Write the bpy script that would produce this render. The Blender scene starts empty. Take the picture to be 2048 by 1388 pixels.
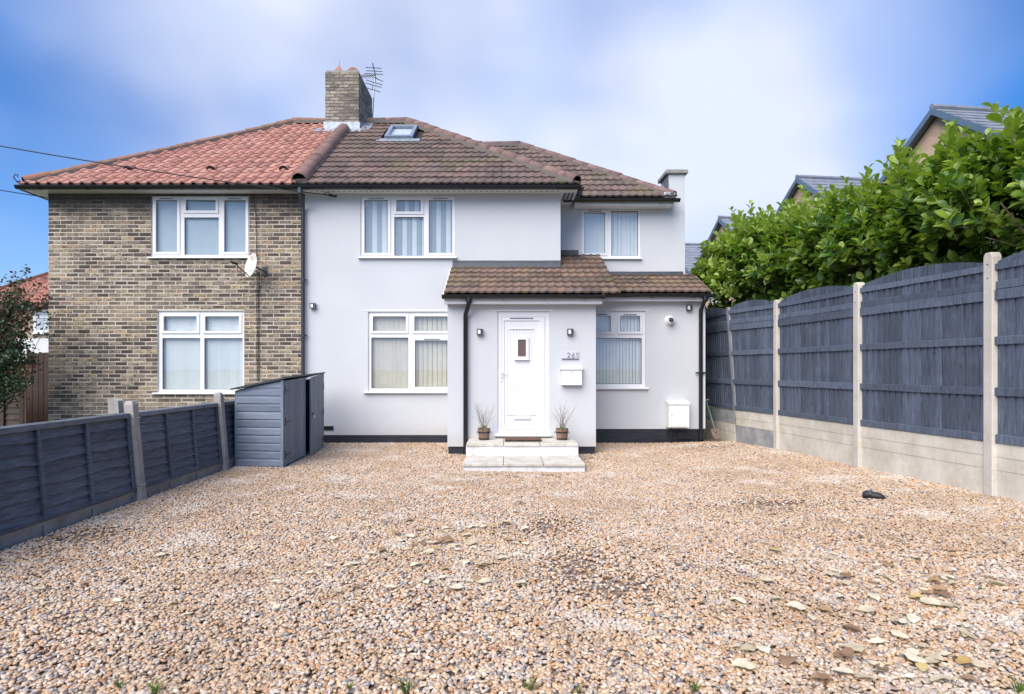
import bpy, bmesh, math, random
import numpy as np
from mathutils import Vector, Matrix
random.seed(7); RNG = np.random.default_rng(7)
R = math.radians
S = bpy.context.scene
COL = S.collection

# ---------------------------------------------------------------- camera, sky, sun, exposure
F, CX, CY, EYE = 1237.0, 1012.0, 738.0, 1.36
cam = bpy.data.cameras.new('camera'); camo = bpy.data.objects.new('camera', cam); COL.objects.link(camo)
camo.location = (0, 0, EYE); camo.rotation_euler = (R(90), 0, 0)
cam.sensor_width = 36; cam.lens = 36*F/2048
cam.shift_x = (1024-CX)/2048; cam.shift_y = (CY-694)/2048
cam.clip_start = .05; cam.clip_end = 3000
S.camera = camo
S.render.engine = 'CYCLES'
S.view_settings.view_transform = 'Standard'; S.view_settings.look = 'None'
S.view_settings.gamma = 1; S.view_settings.use_curve_mapping = False
S.view_settings.exposure = 1.28

SUN_EL, SUN_AZ = R(45), R(212)        # azimuth clockwise from +Y
w = bpy.data.worlds.new('World'); S.world = w; w.use_nodes = True
nt = w.node_tree; nt.nodes.clear()
def wn(t, **k):
    n = nt.nodes.new(t)
    for a, b in k.items(): setattr(n, a, b)
    return n
def wmath(op, a, b=None, c=None, clamp=False):
    n = wn('ShaderNodeMath', operation=op); n.use_clamp = clamp
    for i, v in enumerate((a, b, c)):
        if v is None: continue
        if isinstance(v, (int, float)): n.inputs[i].default_value = v
        else: nt.links.new(v, n.inputs[i])
    return n.outputs[0]
sky = wn('ShaderNodeTexSky', sky_type='NISHITA'); sky.sun_disc = False
sky.sun_elevation = SUN_EL; sky.sun_rotation = SUN_AZ
sky.air_density = 1.0; sky.dust_density = .3; sky.ozone_density = 3.0
hsv = wn('ShaderNodeHueSaturation'); hsv.inputs['Hue'].default_value = .512; hsv.inputs['Saturation'].default_value = 1.95; hsv.inputs['Value'].default_value = .88
nt.links.new(sky.outputs[0], hsv.inputs['Color'])
tc = wn('ShaderNodeTexCoord')
sep = wn('ShaderNodeSeparateXYZ'); nt.links.new(tc.outputs['Generated'], sep.inputs[0])
noi = wn('ShaderNodeTexNoise'); noi.inputs['Scale'].default_value = 1.8; noi.inputs['Detail'].default_value = 3
noi.inputs['Roughness'].default_value = .5; noi.inputs['Distortion'].default_value = .1
mp = wn('ShaderNodeMapping'); mp.inputs['Scale'].default_value = (1, 1, 1.25); mp.inputs['Location'].default_value = (7.3, 1.9, 4.2)
nt.links.new(tc.outputs['Generated'], mp.inputs[0]); nt.links.new(mp.outputs[0], noi.inputs['Vector'])
# broad bank of cloud over the house, broken cloud everywhere else
def bank(az, el, p0, p1):
    d = Vector((math.sin(R(az))*math.cos(R(el)), math.cos(R(az))*math.cos(R(el)), math.sin(R(el))))
    v = wn('ShaderNodeVectorMath', operation='DOT_PRODUCT'); nt.links.new(tc.outputs['Generated'], v.inputs[0]); v.inputs[1].default_value = d
    m = wn('ShaderNodeMapRange', interpolation_type='SMOOTHSTEP'); nt.links.new(v.outputs['Value'], m.inputs[0])
    m.inputs[1].default_value = math.cos(R(p1)); m.inputs[2].default_value = math.cos(R(p0))
    return m.outputs[0]
b1 = bank(3, 24, 12, 41); b2 = bank(190, 45, 20, 90)
low = wn('ShaderNodeMapRange'); nt.links.new(sep.outputs['Z'], low.inputs[0])
low.inputs[1].default_value = .32; low.inputs[2].default_value = .02
m = wmath('MULTIPLY_ADD', noi.outputs[0], 2.0, -1.02)
m = wmath('MULTIPLY_ADD', b1, 1.0, m)
m = wmath('MULTIPLY_ADD', b2, .5, m)
m = wmath('MULTIPLY_ADD', low.outputs[0], .72, m, clamp=True)
cloudcol = wn('ShaderNodeMixRGB'); cloudcol.inputs[1].default_value = (1.9, 3.2, 6.2, 1); cloudcol.inputs[2].default_value = (4.5, 4.9, 6.1, 1)
noi2 = wn('ShaderNodeTexNoise'); noi2.inputs['Scale'].default_value = 3.2; noi2.inputs['Detail'].default_value = 3; nt.links.new(mp.outputs[0], noi2.inputs['Vector'])
mr2 = wn('ShaderNodeMapRange'); nt.links.new(noi2.outputs[0], mr2.inputs[0]); mr2.inputs[1].default_value = .38; mr2.inputs[2].default_value = .62
nt.links.new(wmath('MULTIPLY_ADD', b1, .75, wmath('MULTIPLY', mr2.outputs[0], .5), clamp=True), cloudcol.inputs[0])
mix = wn('ShaderNodeMixRGB'); nt.links.new(m, mix.inputs[0]); nt.links.new(hsv.outputs[0], mix.inputs[1]); nt.links.new(cloudcol.outputs[0], mix.inputs[2])
bg = wn('ShaderNodeBackground'); bg.inputs['Strength'].default_value = .075
nt.links.new(mix.outputs[0], bg.inputs['Color'])
wo = wn('ShaderNodeOutputWorld'); nt.links.new(bg.outputs[0], wo.inputs['Surface'])
sl = bpy.data.lights.new('sun', 'SUN'); sl.energy = 2.5; sl.angle = R(60); sl.color = (1, .93, .83)
so = bpy.data.objects.new('sun', sl); COL.objects.link(so)
sd = Vector((math.sin(SUN_AZ)*math.cos(SUN_EL), math.cos(SUN_AZ)*math.cos(SUN_EL), math.sin(SUN_EL)))
so.rotation_euler = sd.to_track_quat('Z', 'Y').to_euler(); so.location = (0, -5, 20)

# ---------------------------------------------------------------- helpers
def P(px, py, D): return Vector(((px-CX)/F*D, D, EYE+(CY-py)/F*D))
def XX(px, D): return (px-CX)/F*D
def ZZ(py, D): return EYE+(CY-py)/F*D
def gz(x, y):
    a = -.085*math.exp(-((x-.3)**2/5.5+(y-9.1)**2/2.6))
    t = min(1, max(0, (x-2.4)/2.4)); b = .075*t*t*(3-2*t)*min(1, max(0, (12.5-y)/2.5))
    return a+b+.008*math.sin(x*2.1+y)*math.sin(y*1.7)
def tag(o, label=None, cat=None, group=None, kind=None):
    if label: o['label'] = label
    if cat: o['category'] = cat
    if group: o['group'] = group
    if kind: o['kind'] = kind
    return o
def thing(name, label, cat, loc=(0, 0, 0), group=None, rz=0):
    o = bpy.data.objects.new(name, None); COL.objects.link(o); o.location = loc; o.rotation_euler = (0, 0, rz)
    o.empty_display_size = .2
    return tag(o, label, cat, group)
def woff(p):
    v = Vector((0, 0, 0))
    while p is not None: v += Vector(p.location); p = p.parent
    return v
def link(name, me, parent=None, loc=(0, 0, 0), rot=None, local=False):
    o = bpy.data.objects.new(name, me); COL.objects.link(o)
    v = Vector(loc)
    if parent: 
        o.parent = parent
        if not local: v = v - woff(parent)
    o.location = v
    if rot is not None: 
        if isinstance(rot, Matrix): o.rotation_euler = rot.to_3x3().to_euler()
        else: o.rotation_euler = rot
    return o
class MB:
    def __init__(s): s.v = []; s.f = []; s.a = []; s.cur = 0.0; s.m = []; s.mi = 0
    def add(s, vs, fs):
        b = len(s.v); s.v += [tuple(x) for x in vs]
        for f in fs: s.f.append(tuple(i+b for i in f)); s.a.append(s.cur); s.m.append(s.mi)
        return s
    def box(s, x0, x1, y0, y1, z0, z1):
        if x0 > x1: x0, x1 = x1, x0
        if y0 > y1: y0, y1 = y1, y0
        if z0 > z1: z0, z1 = z1, z0
        v = [(x, y, z) for z in (z0, z1) for y in (y0, y1) for x in (x0, x1)]
        return s.add(v, [(0, 2, 3, 1), (4, 5, 7, 6), (0, 1, 5, 4), (2, 6, 7, 3), (0, 4, 6, 2), (1, 3, 7, 5)])
    def obox(s, c, ax, ay, az):   # centre and three half axes
        c, ax, ay, az = map(Vector, (c, ax, ay, az))
        v = [c+ax*i+ay*j+az*k for k in (-1, 1) for j in (-1, 1) for i in (-1, 1)]
        return s.add(v, [(0, 2, 3, 1), (4, 5, 7, 6), (0, 1, 5, 4), (2, 6, 7, 3), (0, 4, 6, 2), (1, 3, 7, 5)])
    def bar(s, p, q, wx, wz, up=(0, 0, 1)):
        p, q = Vector(p), Vector(q); d = (q-p); L = d.length; d.normalize(); up = Vector(up)
        sd_ = d.cross(up)
        if sd_.length < 1e-4: sd_ = d.cross(Vector((0, 1, 0)))
        sd_.normalize(); u = sd_.cross(d).normalized()
        return s.obox((p+q)/2, d*L/2, sd_*wx/2, u*wz/2)
    def tube(s, pts, r, n=8, r2=None, caps=True):
        pts = [Vector(p) for p in pts]; rings = []; N = len(pts); prev = None
        for i, p in enumerate(pts):
            d = (pts[min(i+1, N-1)]-pts[max(i-1, 0)])
            d = d.normalized() if d.length > 1e-9 else Vector((0, 0, 1))
            if prev is None:
                a = d.orthogonal().normalized()
            else:
                a = prev-d*prev.dot(d); a = a.normalized() if a.length > 1e-6 else d.orthogonal().normalized()
            prev = a; b = d.cross(a)
            rr = r if r2 is None else r+(r2-r)*i/(N-1)
            if isinstance(r, (list, tuple)): rr = r[i]
            rings.append([p+a*math.cos(2*math.pi*k/n)*rr+b*math.sin(2*math.pi*k/n)*rr for k in range(n)])
        v = [x for g in rings for x in g]; f = []
        for i in range(N-1):
            for k in range(n): f.append((i*n+k, i*n+(k+1) % n, (i+1)*n+(k+1) % n, (i+1)*n+k))
        if caps: f.append(tuple(range(n-1, -1, -1))); f.append(tuple((N-1)*n+k for k in range(n)))
        return s.add(v, f)
    def lathe(s, c, prof, n=20, ax=(0, 0, 1)):
        ax = Vector(ax).normalized(); a = ax.orthogonal().normalized(); b = ax.cross(a); c = Vector(c); v = []; f = []
        for (r, h) in prof:
            for k in range(n): t = 2*math.pi*k/n; v.append(c+ax*h+(a*math.cos(t)+b*math.sin(t))*max(r, 1e-4))
        for i in range(len(prof)-1):
            for k in range(n): f.append((i*n+k, i*n+(k+1) % n, (i+1)*n+(k+1) % n, (i+1)*n+k))
        f.append(tuple(range(n-1, -1, -1))); f.append(tuple((len(prof)-1)*n+k for k in range(n)))
        return s.add(v, f)
    def prism(s, poly, d):   # poly: 3d points, d: extrusion
        d = Vector(d); n = len(poly); v = [Vector(p) for p in poly]+[Vector(p)+d for p in poly]
        f = [tuple(range(n)), tuple(range(2*n-1, n-1, -1))]+[(i, (i+1) % n+0, (i+1) % n+n, i+n) for i in range(n)]
        return s.add(v, f)
    def plate(s, x0, x1, z0, z1, y0, y1, holes=(), back=True):   # wall in XZ plane, front y0, with holes
        xs = sorted({x0, x1, *[min(max(h[0], x0), x1) for h in holes], *[min(max(h[1], x0), x1) for h in holes]})
        zs = sorted({z0, z1, *[min(max(h[2], z0), z1) for h in holes], *[min(max(h[3], z0), z1) for h in holes]})
        def solid(i, j):
            if i < 0 or j < 0 or i >= len(xs)-1 or j >= len(zs)-1: return False
            cx, cz = (xs[i]+xs[i+1])/2, (zs[j]+zs[j+1])/2
            return not any(h[0] < cx < h[1] and h[2] < cz < h[3] for h in holes)
        for i in range(len(xs)-1):
            for j in range(len(zs)-1):
                if not solid(i, j): continue
                a, b, c, d = xs[i], xs[i+1], zs[j], zs[j+1]
                s.add([(a, y0, c), (b, y0, c), (b, y0, d), (a, y0, d)], [(0, 1, 2, 3)])
                if back: s.add([(a, y1, c), (b, y1, c), (b, y1, d), (a, y1, d)], [(3, 2, 1, 0)])
                if not solid(i-1, j): s.add([(a, y0, c), (a, y0, d), (a, y1, d), (a, y1, c)], [(0, 1, 2, 3)])
                if not solid(i+1, j): s.add([(b, y0, c), (b, y0, d), (b, y1, d), (b, y1, c)], [(3, 2, 1, 0)])
                if not solid(i, j-1): s.add([(a, y0, c), (b, y0, c), (b, y1, c), (a, y1, c)], [(3, 2, 1, 0)])
                if not solid(i, j+1): s.add([(a, y0, d), (b, y0, d), (b, y1, d), (a, y1, d)], [(0, 1, 2, 3)])
        return s
    def mesh(s, name, mats, off=(0, 0, 0), smooth=False):
        me = bpy.data.meshes.new(name); off = Vector(off)
        me.from_pydata([tuple(Vector(v)-off) for v in s.v], [], s.f)
        mats = mats if isinstance(mats, (list, tuple)) else [mats]
        for m_ in mats: me.materials.append(m_)
        at = me.attributes.new('rnd', 'FLOAT', 'FACE'); at.data.foreach_set('value', s.a)
        if any(s.m): me.polygons.foreach_set('material_index', s.m)
        if smooth: me.polygons.foreach_set('use_smooth', [True]*len(s.f))
        me.update(); return me
    def build(s, name, mats, parent=None, smooth=False, bevel=0, kind=None, local=False, angle=None):
        off = (0, 0, 0) if (local or parent is None) else woff(parent)
        me = s.mesh(name, mats, off, smooth)
        o = bpy.data.objects.new(name, me); COL.objects.link(o)
        if parent: o.parent = parent
        if smooth and angle is not None:
            md = o.modifiers.new('es', 'EDGE_SPLIT'); md.split_angle = R(angle)
        if bevel:
            md = o.modifiers.new('bv', 'BEVEL'); md.width = bevel; md.segments = 2; md.limit_method = 'ANGLE'; md.angle_limit = R(50)
        if kind: o['kind'] = kind
        return o

# ---------------------------------------------------------------- materials
class NT:
    def __init__(s, name):
        s.mat = bpy.data.materials.new(name); s.mat.use_nodes = True; s.t = s.mat.node_tree; s.t.nodes.clear()
        s.out = s.n('ShaderNodeOutputMaterial'); s.b = s.n('ShaderNodeBsdfPrincipled'); s.l(s.b.outputs[0], s.out.inputs['Surface'])
        s.geo = s.n('ShaderNodeNewGeometry'); s.pos = s.geo.outputs['Position']
    def n(s, t, **k):
        n = s.t.nodes.new(t)
        for a, b in k.items(): setattr(n, a, b)
        return n
    def l(s, a, b): s.t.links.new(a, b)
    def put(s, i, v):
        if v is None: return
        if isinstance(v, (int, float)): i.default_value = v
        elif isinstance(v, (tuple, list)): i.default_value = (*v, 1) if (len(v) == 3 and i.type == 'RGBA') else v
        else: s.l(v, i)
    def math(s, op, a, b=None, c=None, clamp=False):
        n = s.n('ShaderNodeMath', operation=op); n.use_clamp = clamp
        for i, v in enumerate((a, b, c)): s.put(n.inputs[i], v)
        return n.outputs[0]
    def noise(s, scale, detail=4, rough=.55, vec=None, dist=0, stretch=None):
        v = vec if vec is not None else s.pos
        if stretch:
            m_ = s.n('ShaderNodeMapping'); s.l(v, m_.inputs[0]); m_.inputs['Scale'].default_value = stretch; v = m_.outputs[0]
        n = s.n('ShaderNodeTexNoise'); s.l(v, n.inputs['Vector']); n.inputs['Scale'].default_value = scale
        n.inputs['Detail'].default_value = detail; n.inputs['Roughness'].default_value = rough; n.inputs['Distortion'].default_value = dist
        return n.outputs[0]
    def rng(s, v, a, b, c=0, d=1, smooth=False):
        n = s.n('ShaderNodeMapRange', interpolation_type='SMOOTHSTEP' if smooth else 'LINEAR'); s.l(v, n.inputs[0])
        for i, x in enumerate((a, b, c, d)): n.inputs[i+1].default_value = x
        return n.outputs[0]
    def ramp(s, v, stops, mode='LINEAR'):
        n = s.n('ShaderNodeValToRGB'); n.color_ramp.interpolation = mode; s.l(v, n.inputs[0]); e = n.color_ramp.elements
        while len(e) < len(stops): e.new(.5)
        for i, (p, c) in enumerate(stops): e[i].position = p; e[i].color = (*c, 1)
        return n.outputs[0]
    def mix(s, f, a, b, mode='MIX'):
        n = s.n('ShaderNodeMixRGB', blend_type=mode); s.put(n.inputs[0], f); s.put(n.inputs[1], a); s.put(n.inputs[2], b); return n.outputs[0]
    def rnd(s, k=0.0):
        a = s.n('ShaderNodeAttribute', attribute_name='rnd'); o = s.n('ShaderNodeObjectInfo')
        x = s.math('ADD', a.outputs['Fac'], o.outputs['Random'])
        if k: x = s.math('MULTIPLY', x, k)
        return s.math('FRACT', x)
    def bump(s, h, strength=.3, dist=.01, prev=None):
        n = s.n('ShaderNodeBump'); n.inputs['Strength'].default_value = strength; n.inputs['Distance'].default_value = dist
        s.l(h, n.inputs['Height'])
        if prev: s.l(prev, n.inputs['Normal'])
        s.l(n.outputs[0], s.b.inputs['Normal']); return n.outputs[0]
    def done(s, col=None, rough=None, metal=None, spec=None):
        s.put(s.b.inputs['Base Color'], col); s.put(s.b.inputs['Roughness'], rough); s.put(s.b.inputs['Metallic'], metal)
        s.put(s.b.inputs['Specular IOR Level'], spec); return s.mat
def simple(name, col, rough=.5, metal=0, var=.12, sc=8, bump=.1, bsc=60, bd=.002, spec=.5):
    t = NT(name); n = t.noise(sc, 4); c = t.mix(1, col, t.rng(n, .25, .75, 1-var, 1+var), 'MULTIPLY')
    # multiply by grey value
    if bump: t.bump(t.noise(bsc, 4), bump, bd)
    return t.done(c, rough, metal, spec)
M = {}
M['upvc'] = simple('white_upvc', (.76, .76, .775), .3, var=.02, bump=0)
M['gloss_black'] = simple('black_gutter_plastic', (.012, .014, .018), .3, var=.2, bump=.05)
M['black_paint'] = simple('black_masonry_paint', (.014, .017, .026), .55, var=.35, sc=5, bump=.4, bsc=90)
M['iron'] = simple('black_iron', (.012, .012, .014), .45, var=.2)
M['steel'] = simple('brushed_steel', (.5, .5, .52), .3, 1, var=.1)
M['dark_grey'] = simple('dark_grey_metal', (.09, .1, .12), .4, .3)
M['lead'] = simple('lead_flashing', (.33, .37, .42), .45, .35, var=.35, sc=14, bump=.5, bsc=25, bd=.006)
M['bitumen'] = simple('dark_flashing', (.035, .042, .055), .5, 0, var=.3, sc=7, bump=.5, bsc=14, bd=.008)
M['under'] = simple('roof_felt', (.03, .026, .024), .9)
M['white_box'] = simple('cream_white_box', (.8, .8, .77), .35, var=.03, bump=0)
M['room'] = simple('room_dark', (.25, .24, .22), .9)
M['blind_white'] = simple('white_blind', (.9, .91, .91), .8, var=.04, bump=0)
M['blind_dark'] = simple('pale_blue_blind_shade', (.47, .54, .6), .8, var=.04, bump=0)
M['blind_beige'] = simple('warm_lit_cream_blind', (.84, .77, .66), .8, var=.05, bump=0)  # cream tone carries the warm light on these blinds
M['blind_grey'] = simple('grey_blue_blind', (.55, .61, .66), .7, var=.05, bump=0)
M['rubber'] = simple('black_rubber', (.02, .022, .026), .6, var=.3, bump=.3)
M['terracotta'] = simple('terracotta', (.27, .13, .09), .7, var=.35, sc=12, bump=.3)
M['coir'] = simple('coir_mat', (.13, .06, .035), .95, var=.5, sc=40, bump=1, bsc=150, bd=.01)
M['twig'] = simple('bare_twig', (.22, .15, .12), .8, var=.3, sc=30)
M['bark'] = simple('bark', (.09, .065, .045), .85, var=.4, sc=20, bump=.6)
M['soil'] = simple('dark_soil', (.07, .045, .03), .95, var=.4, sc=20, bump=.8)
M['rust'] = simple('rusty_steel', (.14, .1, .075), .6, .3, var=.5, sc=30)
M['wood_handle'] = simple('ash_handle', (.3, .22, .13), .6, var=.2, sc=20)
M['green_shaft'] = simple('green_shaft', (.06, .12, .1), .5)
M['brass'] = simple('brass', (.5, .38, .15), .3, 1)
M['brown_glass'] = simple('brown_obscure_glass', (.16, .1, .085), .15, var=.3, sc=120, bump=.5, bsc=160)

def glass():
    t = NT('window_glass'); lw = t.n('ShaderNodeLayerWeight'); lw.inputs[0].default_value = .5; fz = t.math('MULTIPLY_ADD', t.math('POWER', lw.outputs['Facing'], 5.0), .82, .1)
    tr = t.n('ShaderNodeBsdfTransparent'); tr.inputs[0].default_value = (.93, .95, .95, 1)
    gl = t.n('ShaderNodeBsdfGlossy'); gl.inputs['Roughness'].default_value = .015
    nb = t.n('ShaderNodeBump'); nb.inputs['Strength'].default_value = .06; nb.inputs['Distance'].default_value = .02; t.l(t.noise(1.3, 1), nb.inputs['Height'])
    t.l(nb.outputs[0], gl.inputs['Normal'])
    mx = t.n('ShaderNodeMixShader'); t.l(fz, mx.inputs[0]); t.l(tr.outputs[0], mx.inputs[1]); t.l(gl.outputs[0], mx.inputs[2])
    t.l(mx.outputs[0], t.out.inputs['Surface']); return t.mat
M['glass'] = glass()

def render_wall():
    t = NT('pale_grey_render')
    n = t.noise(.7, 5); n2 = t.noise(4, 6, stretch=(1, 1, .25))
    c = t.mix(t.rng(n, .35, .7), (.53, .55, .57), (.58, .595, .612))
    c = t.mix(t.rng(n2, .58, .8, 0, .25), c, (.52, .52, .53))
    sp = t.n('ShaderNodeSeparateXYZ'); t.l(t.pos, sp.inputs[0]); zz = t.math('ADD', sp.outputs[2], t.math('MULTIPLY', t.noise(6, 5, .7), .5))
    c = t.mix(t.rng(zz, .62, .36, 0, .3, True), c, (.42, .36, .3))
    b = t.bump(t.noise(140, 3), .12, .003); t.bump(t.noise(2.2, 2), .15, .03, b)
    return t.done(c, .8, spec=.3)
M['render'] = render_wall()

def brick_mat(name, stops, soot=1.0, height=True):
    t = NT(name); r = t.rnd(); c = t.ramp(r, stops)
    r2 = t.rnd(7.31)
    off = t.n('ShaderNodeVectorMath', operation='ADD'); t.l(t.pos, off.inputs[0])
    cx = t.n('ShaderNodeCombineXYZ'); t.l(r2, cx.inputs[0]); t.l(r2, cx.inputs[2])
    sc_ = t.n('ShaderNodeVectorMath', operation='SCALE'); t.l(cx.outputs[0], sc_.inputs[0]); sc_.inputs['Scale'].default_value = 9; t.l(sc_.outputs[0], off.inputs[1])
    n1 = t.noise(14, 6, .65, off.outputs[0], .8, (1, 1, 2.2)); n2 = t.noise(60, 5, .7, off.outputs[0])
    c = t.mix(t.rng(n1, .5, .6, 0, .9*soot, True), c, (.06, .048, .042))
    c = t.mix(t.rng(n2, .55, .8, 0, .5), c, (.42, .34, .22))
    nl = t.noise(.8, 4, .6); c = t.mix(t.rng(nl, .5, .68, 0, .5, True), c, (.36, .29, .2)); c = t.mix(t.rng(nl, .3, .44, .45, 0, True), c, (.1, .08, .065))
    c = t.mix(t.rng(n2, .2, .4, .5, 0), c, (.05, .04, .035))
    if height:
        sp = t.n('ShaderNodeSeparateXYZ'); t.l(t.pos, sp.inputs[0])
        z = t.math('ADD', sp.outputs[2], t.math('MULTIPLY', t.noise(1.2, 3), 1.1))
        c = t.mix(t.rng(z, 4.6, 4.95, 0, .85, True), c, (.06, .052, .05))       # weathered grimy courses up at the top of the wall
    b = t.bump(n2, .7, .006); t.bump(n1, .6, .01, b)
    return t.done(c, .88, spec=.25)
STOCK = [(0, (.06, .05, .045)), (.2, (.115, .092, .078)), (.4, (.21, .17, .132)), (.6, (.29, .235, .175)), (.8, (.36, .29, .21)), (.93, (.42, .32, .19)), (1, (.32, .21, .16))]
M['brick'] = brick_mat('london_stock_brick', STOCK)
M['brick_ch'] = brick_mat('sooty_chimney_brick', [(0, (.16, .145, .13)), (.4, (.28, .25, .21)), (.75, (.4, .35, .28)), (1, (.48, .42, .32))], .75, False)
def mortar():
    t = NT('pale_lime_mortar'); n = t.noise(3, 5); n2 = t.noise(60, 4)
    c = t.mix(t.rng(n, .3, .7), (.52, .46, .38), (.68, .61, .51)); c = t.mix(t.rng(n2, .3, .6, .4, 0), c, (.2, .17, .14))
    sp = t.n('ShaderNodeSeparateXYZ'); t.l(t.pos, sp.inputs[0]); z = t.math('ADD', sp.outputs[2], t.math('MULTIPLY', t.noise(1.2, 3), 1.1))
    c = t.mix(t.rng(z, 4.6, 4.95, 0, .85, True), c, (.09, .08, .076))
    t.bump(n2, .6, .006); return t.done(c, .95, spec=.2)
M['mortar'] = mortar()

def tile_mat(name, stops, moss=.5, mosscol=(.16, .17, .03), dark=(.05, .04, .038), zlow=0):
    t = NT(name); c = t.ramp(t.rnd(), stops)
    n = t.noise(6, 5, .6); n2 = t.noise(45, 5, .7); n3 = t.noise(1.6, 3)
    c = t.mix(t.rng(n, .48, .72, 0, .65, True), c, dark); c = t.mix(t.rng(n2, .55, .75, 0, .35), c, (.45, .42, .38))
    mm = t.math('MULTIPLY', t.rng(n3, .5, .66, 0, 1, True), t.rng(t.noise(13, 5, .7), .5, .62, 0, moss, True))
    c = t.mix(mm, c, mosscol)
    t.bump(n2, .5, .006); return t.done(c, .85, spec=.3)
M['tile_brown'] = tile_mat('brown_concrete_tile', [(0, (.11, .08, .072)), (.4, (.15, .105, .09)), (.75, (.19, .125, .105)), (1, (.135, .108, .098))], .9)
M['tile_porch'] = tile_mat('weathered_orange_brown_tile', [(0, (.11, .08, .065)), (.35, (.155, .108, .082)), (.7, (.21, .135, .098)), (1, (.16, .12, .1))], .85)
M['tile_red'] = tile_mat('red_clay_pantile', [(0, (.3, .145, .115)), (.2, (.38, .18, .14)), (.6, (.44, .215, .165)), (1, (.46, .25, .195))], .15, dark=(.17, .085, .075))
M['tile_far'] = tile_mat('far_red_tile', [(0, (.3, .12, .09)), (1, (.46, .2, .15))], 0, dark=(.16, .08, .07))
M['ridge'] = tile_mat('mauve_brown_ridge_tile', [(0, (.18, .115, .105)), (1, (.25, .155, .135))], .2)
M['ridge_red'] = tile_mat('lichen_red_ridge_tile', [(0, (.22, .14, .11)), (1, (.28, .13, .09))], .9, (.25, .2, .09))
M['slate'] = simple('hazy_slate_tile', (.2, .22, .26), .6, var=.25, sc=4, bump=.3, bsc=30)  # slate grey lightened so its colour carries the distance haze

def blue_wood(name, col, vert=True, lo=.5, green=0):
    t = NT(name); r = t.rnd(); st = (9, 9, .9) if vert else (1, 1.0, 14)
    n = t.noise(6, 6, .65, stretch=st, dist=.6); n2 = t.noise(40, 4, .6, stretch=st); n3 = t.noise(2.0, 4)
    c = t.mix(1, col, t.rng(r, 0, 1, .76, 1.22), 'MULTIPLY'); c = t.mix(t.rng(n3, .5, .75, 0, .3), c, tuple(min(1, x*1.5+.03) for x in col))
    c = t.mix(1, c, t.rng(n, .3, .7, lo, 1.35), 'MULTIPLY')
    c = t.mix(t.rng(n2, .66, .85, 0, .22), c, tuple(min(1, x*2.4+.05) for x in col))
    kn = t.n('ShaderNodeTexVoronoi'); kn.inputs['Scale'].default_value = 3.4; t.l(t.pos, kn.inputs['Vector'])
    c = t.mix(t.rng(kn.outputs['Distance'], .03, .1, .65, 0, True), c, tuple(x*.3 for x in col))
    if green: c = t.mix(t.rng(t.noise(5, 5, .7), .56, .7, 0, green), c, (.1, .11, .05))
    b = t.bump(n, .45, .004); t.bump(n2, .4, .002, b)
    return t.done(c, .62, spec=.35)
M['fence_blue'] = blue_wood('dark_blue_grey_stain', (.092, .114, .155))
M['fence_lap'] = blue_wood('dark_blue_grey_lap_board', (.092, .11, .138), False, .45, .12)
M['fence_cap'] = blue_wood('worn_blue_grey_cap', (.14, .155, .175), False, .6)
M['shed_blue'] = blue_wood('blue_grey_shed_paint', (.14, .17, .22), False, .85)
M['shed_blue_v'] = blue_wood('blue_grey_shed_paint_vertical', (.14, .17, .22), True, .85)
M['brown_board'] = blue_wood('dark_brown_fence_board', (.05, .028, .022), True, .5)
M['brown_lap'] = blue_wood('weathered_brown_lap_board', (.085, .06, .045), False, .5)
M['pot_wood'] = blue_wood('half_barrel_wood', (.25, .16, .115), True, .5)

def concrete(name, c0, c1, warm=(.3, .24, .15), wf=.5, bs=.4):
    t = NT(name); n = t.noise(3, 6, .65); n2 = t.noise(80, 4, .7); n3 = t.noise(9, 5, .6, stretch=(1, 1, .4))
    c = t.mix(t.rng(n, .3, .7), c0, c1); c = t.mix(t.rng(n3, .5, .75, 0, wf), c, warm)
    c = t.mix(t.rng(n2, .25, .42, .5, 0), c, (.12, .11, .1))
    b = t.bump(n2, bs, .004); t.bump(n, .3, .01, b)
    return t.done(c, .88, spec=.25)
M['concrete'] = concrete('pale_concrete_gravel_board', (.46, .42, .35), (.66, .62, .53), (.44, .36, .24))
M['post'] = concrete('concrete_post', (.5, .46, .4), (.64, .6, .53), (.44, .37, .27), .3)
M['post_old'] = concrete('old_grey_concrete_post', (.27, .25, .235), (.42, .4, .37), (.16, .15, .08), .5)
M['pebbledash'] = concrete('rough_grey_concrete', (.2, .21, .22), (.42, .42, .42), (.2, .18, .15), .3, 1)
M['slab'] = concrete('paving_slab', (.46, .43, .37), (.64, .61, .55), (.24, .21, .16), .6)
M['step_white'] = concrete('worn_white_masonry_paint', (.64, .65, .66), (.78, .79, .8), (.42, .38, .32), .55)
M['coping'] = concrete('weathered_coping', (.2, .21, .2), (.36, .36, .33), (.1, .11, .06), .5)

def pebble():
    t = NT('mixed_river_pebble'); r = t.rnd()
    c = t.ramp(r, [(0, (.13, .11, .105)), (.06, (.25, .235, .24)), (.13, (.42, .34, .28)), (.24, (.53, .34, .19)), (.37, (.57, .42, .28)), (.5, (.6, .49, .36)), (.62, (.52, .3, .15)), (.73, (.38, .22, .12)), (.84, (.63, .54, .43)), (.92, (.34, .31, .31)), (1, (.7, .63, .54))])
    n = t.noise(.9, 5, .6); c = t.mix(t.rng(n, .46, .66, 0, .45, True), c, (.36, .24, .14))
    n6 = t.noise(3.5, 5, .7); c = t.mix(t.rng(n6, .55, .7, 0, .45, True), c, (.16, .1, .065))
    n7 = t.noise(1.7, 3); c = t.mix(t.rng(n7, .52, .7, 0, .4, True), c, (.66, .62, .56))
    n4 = t.noise(90, 3); c = t.mix(1, c, t.rng(n4, .3, .7, .85, 1.12), 'MULTIPLY')
    return t.done(c, .42, spec=.45)
M['pebble'] = pebble()
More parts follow.
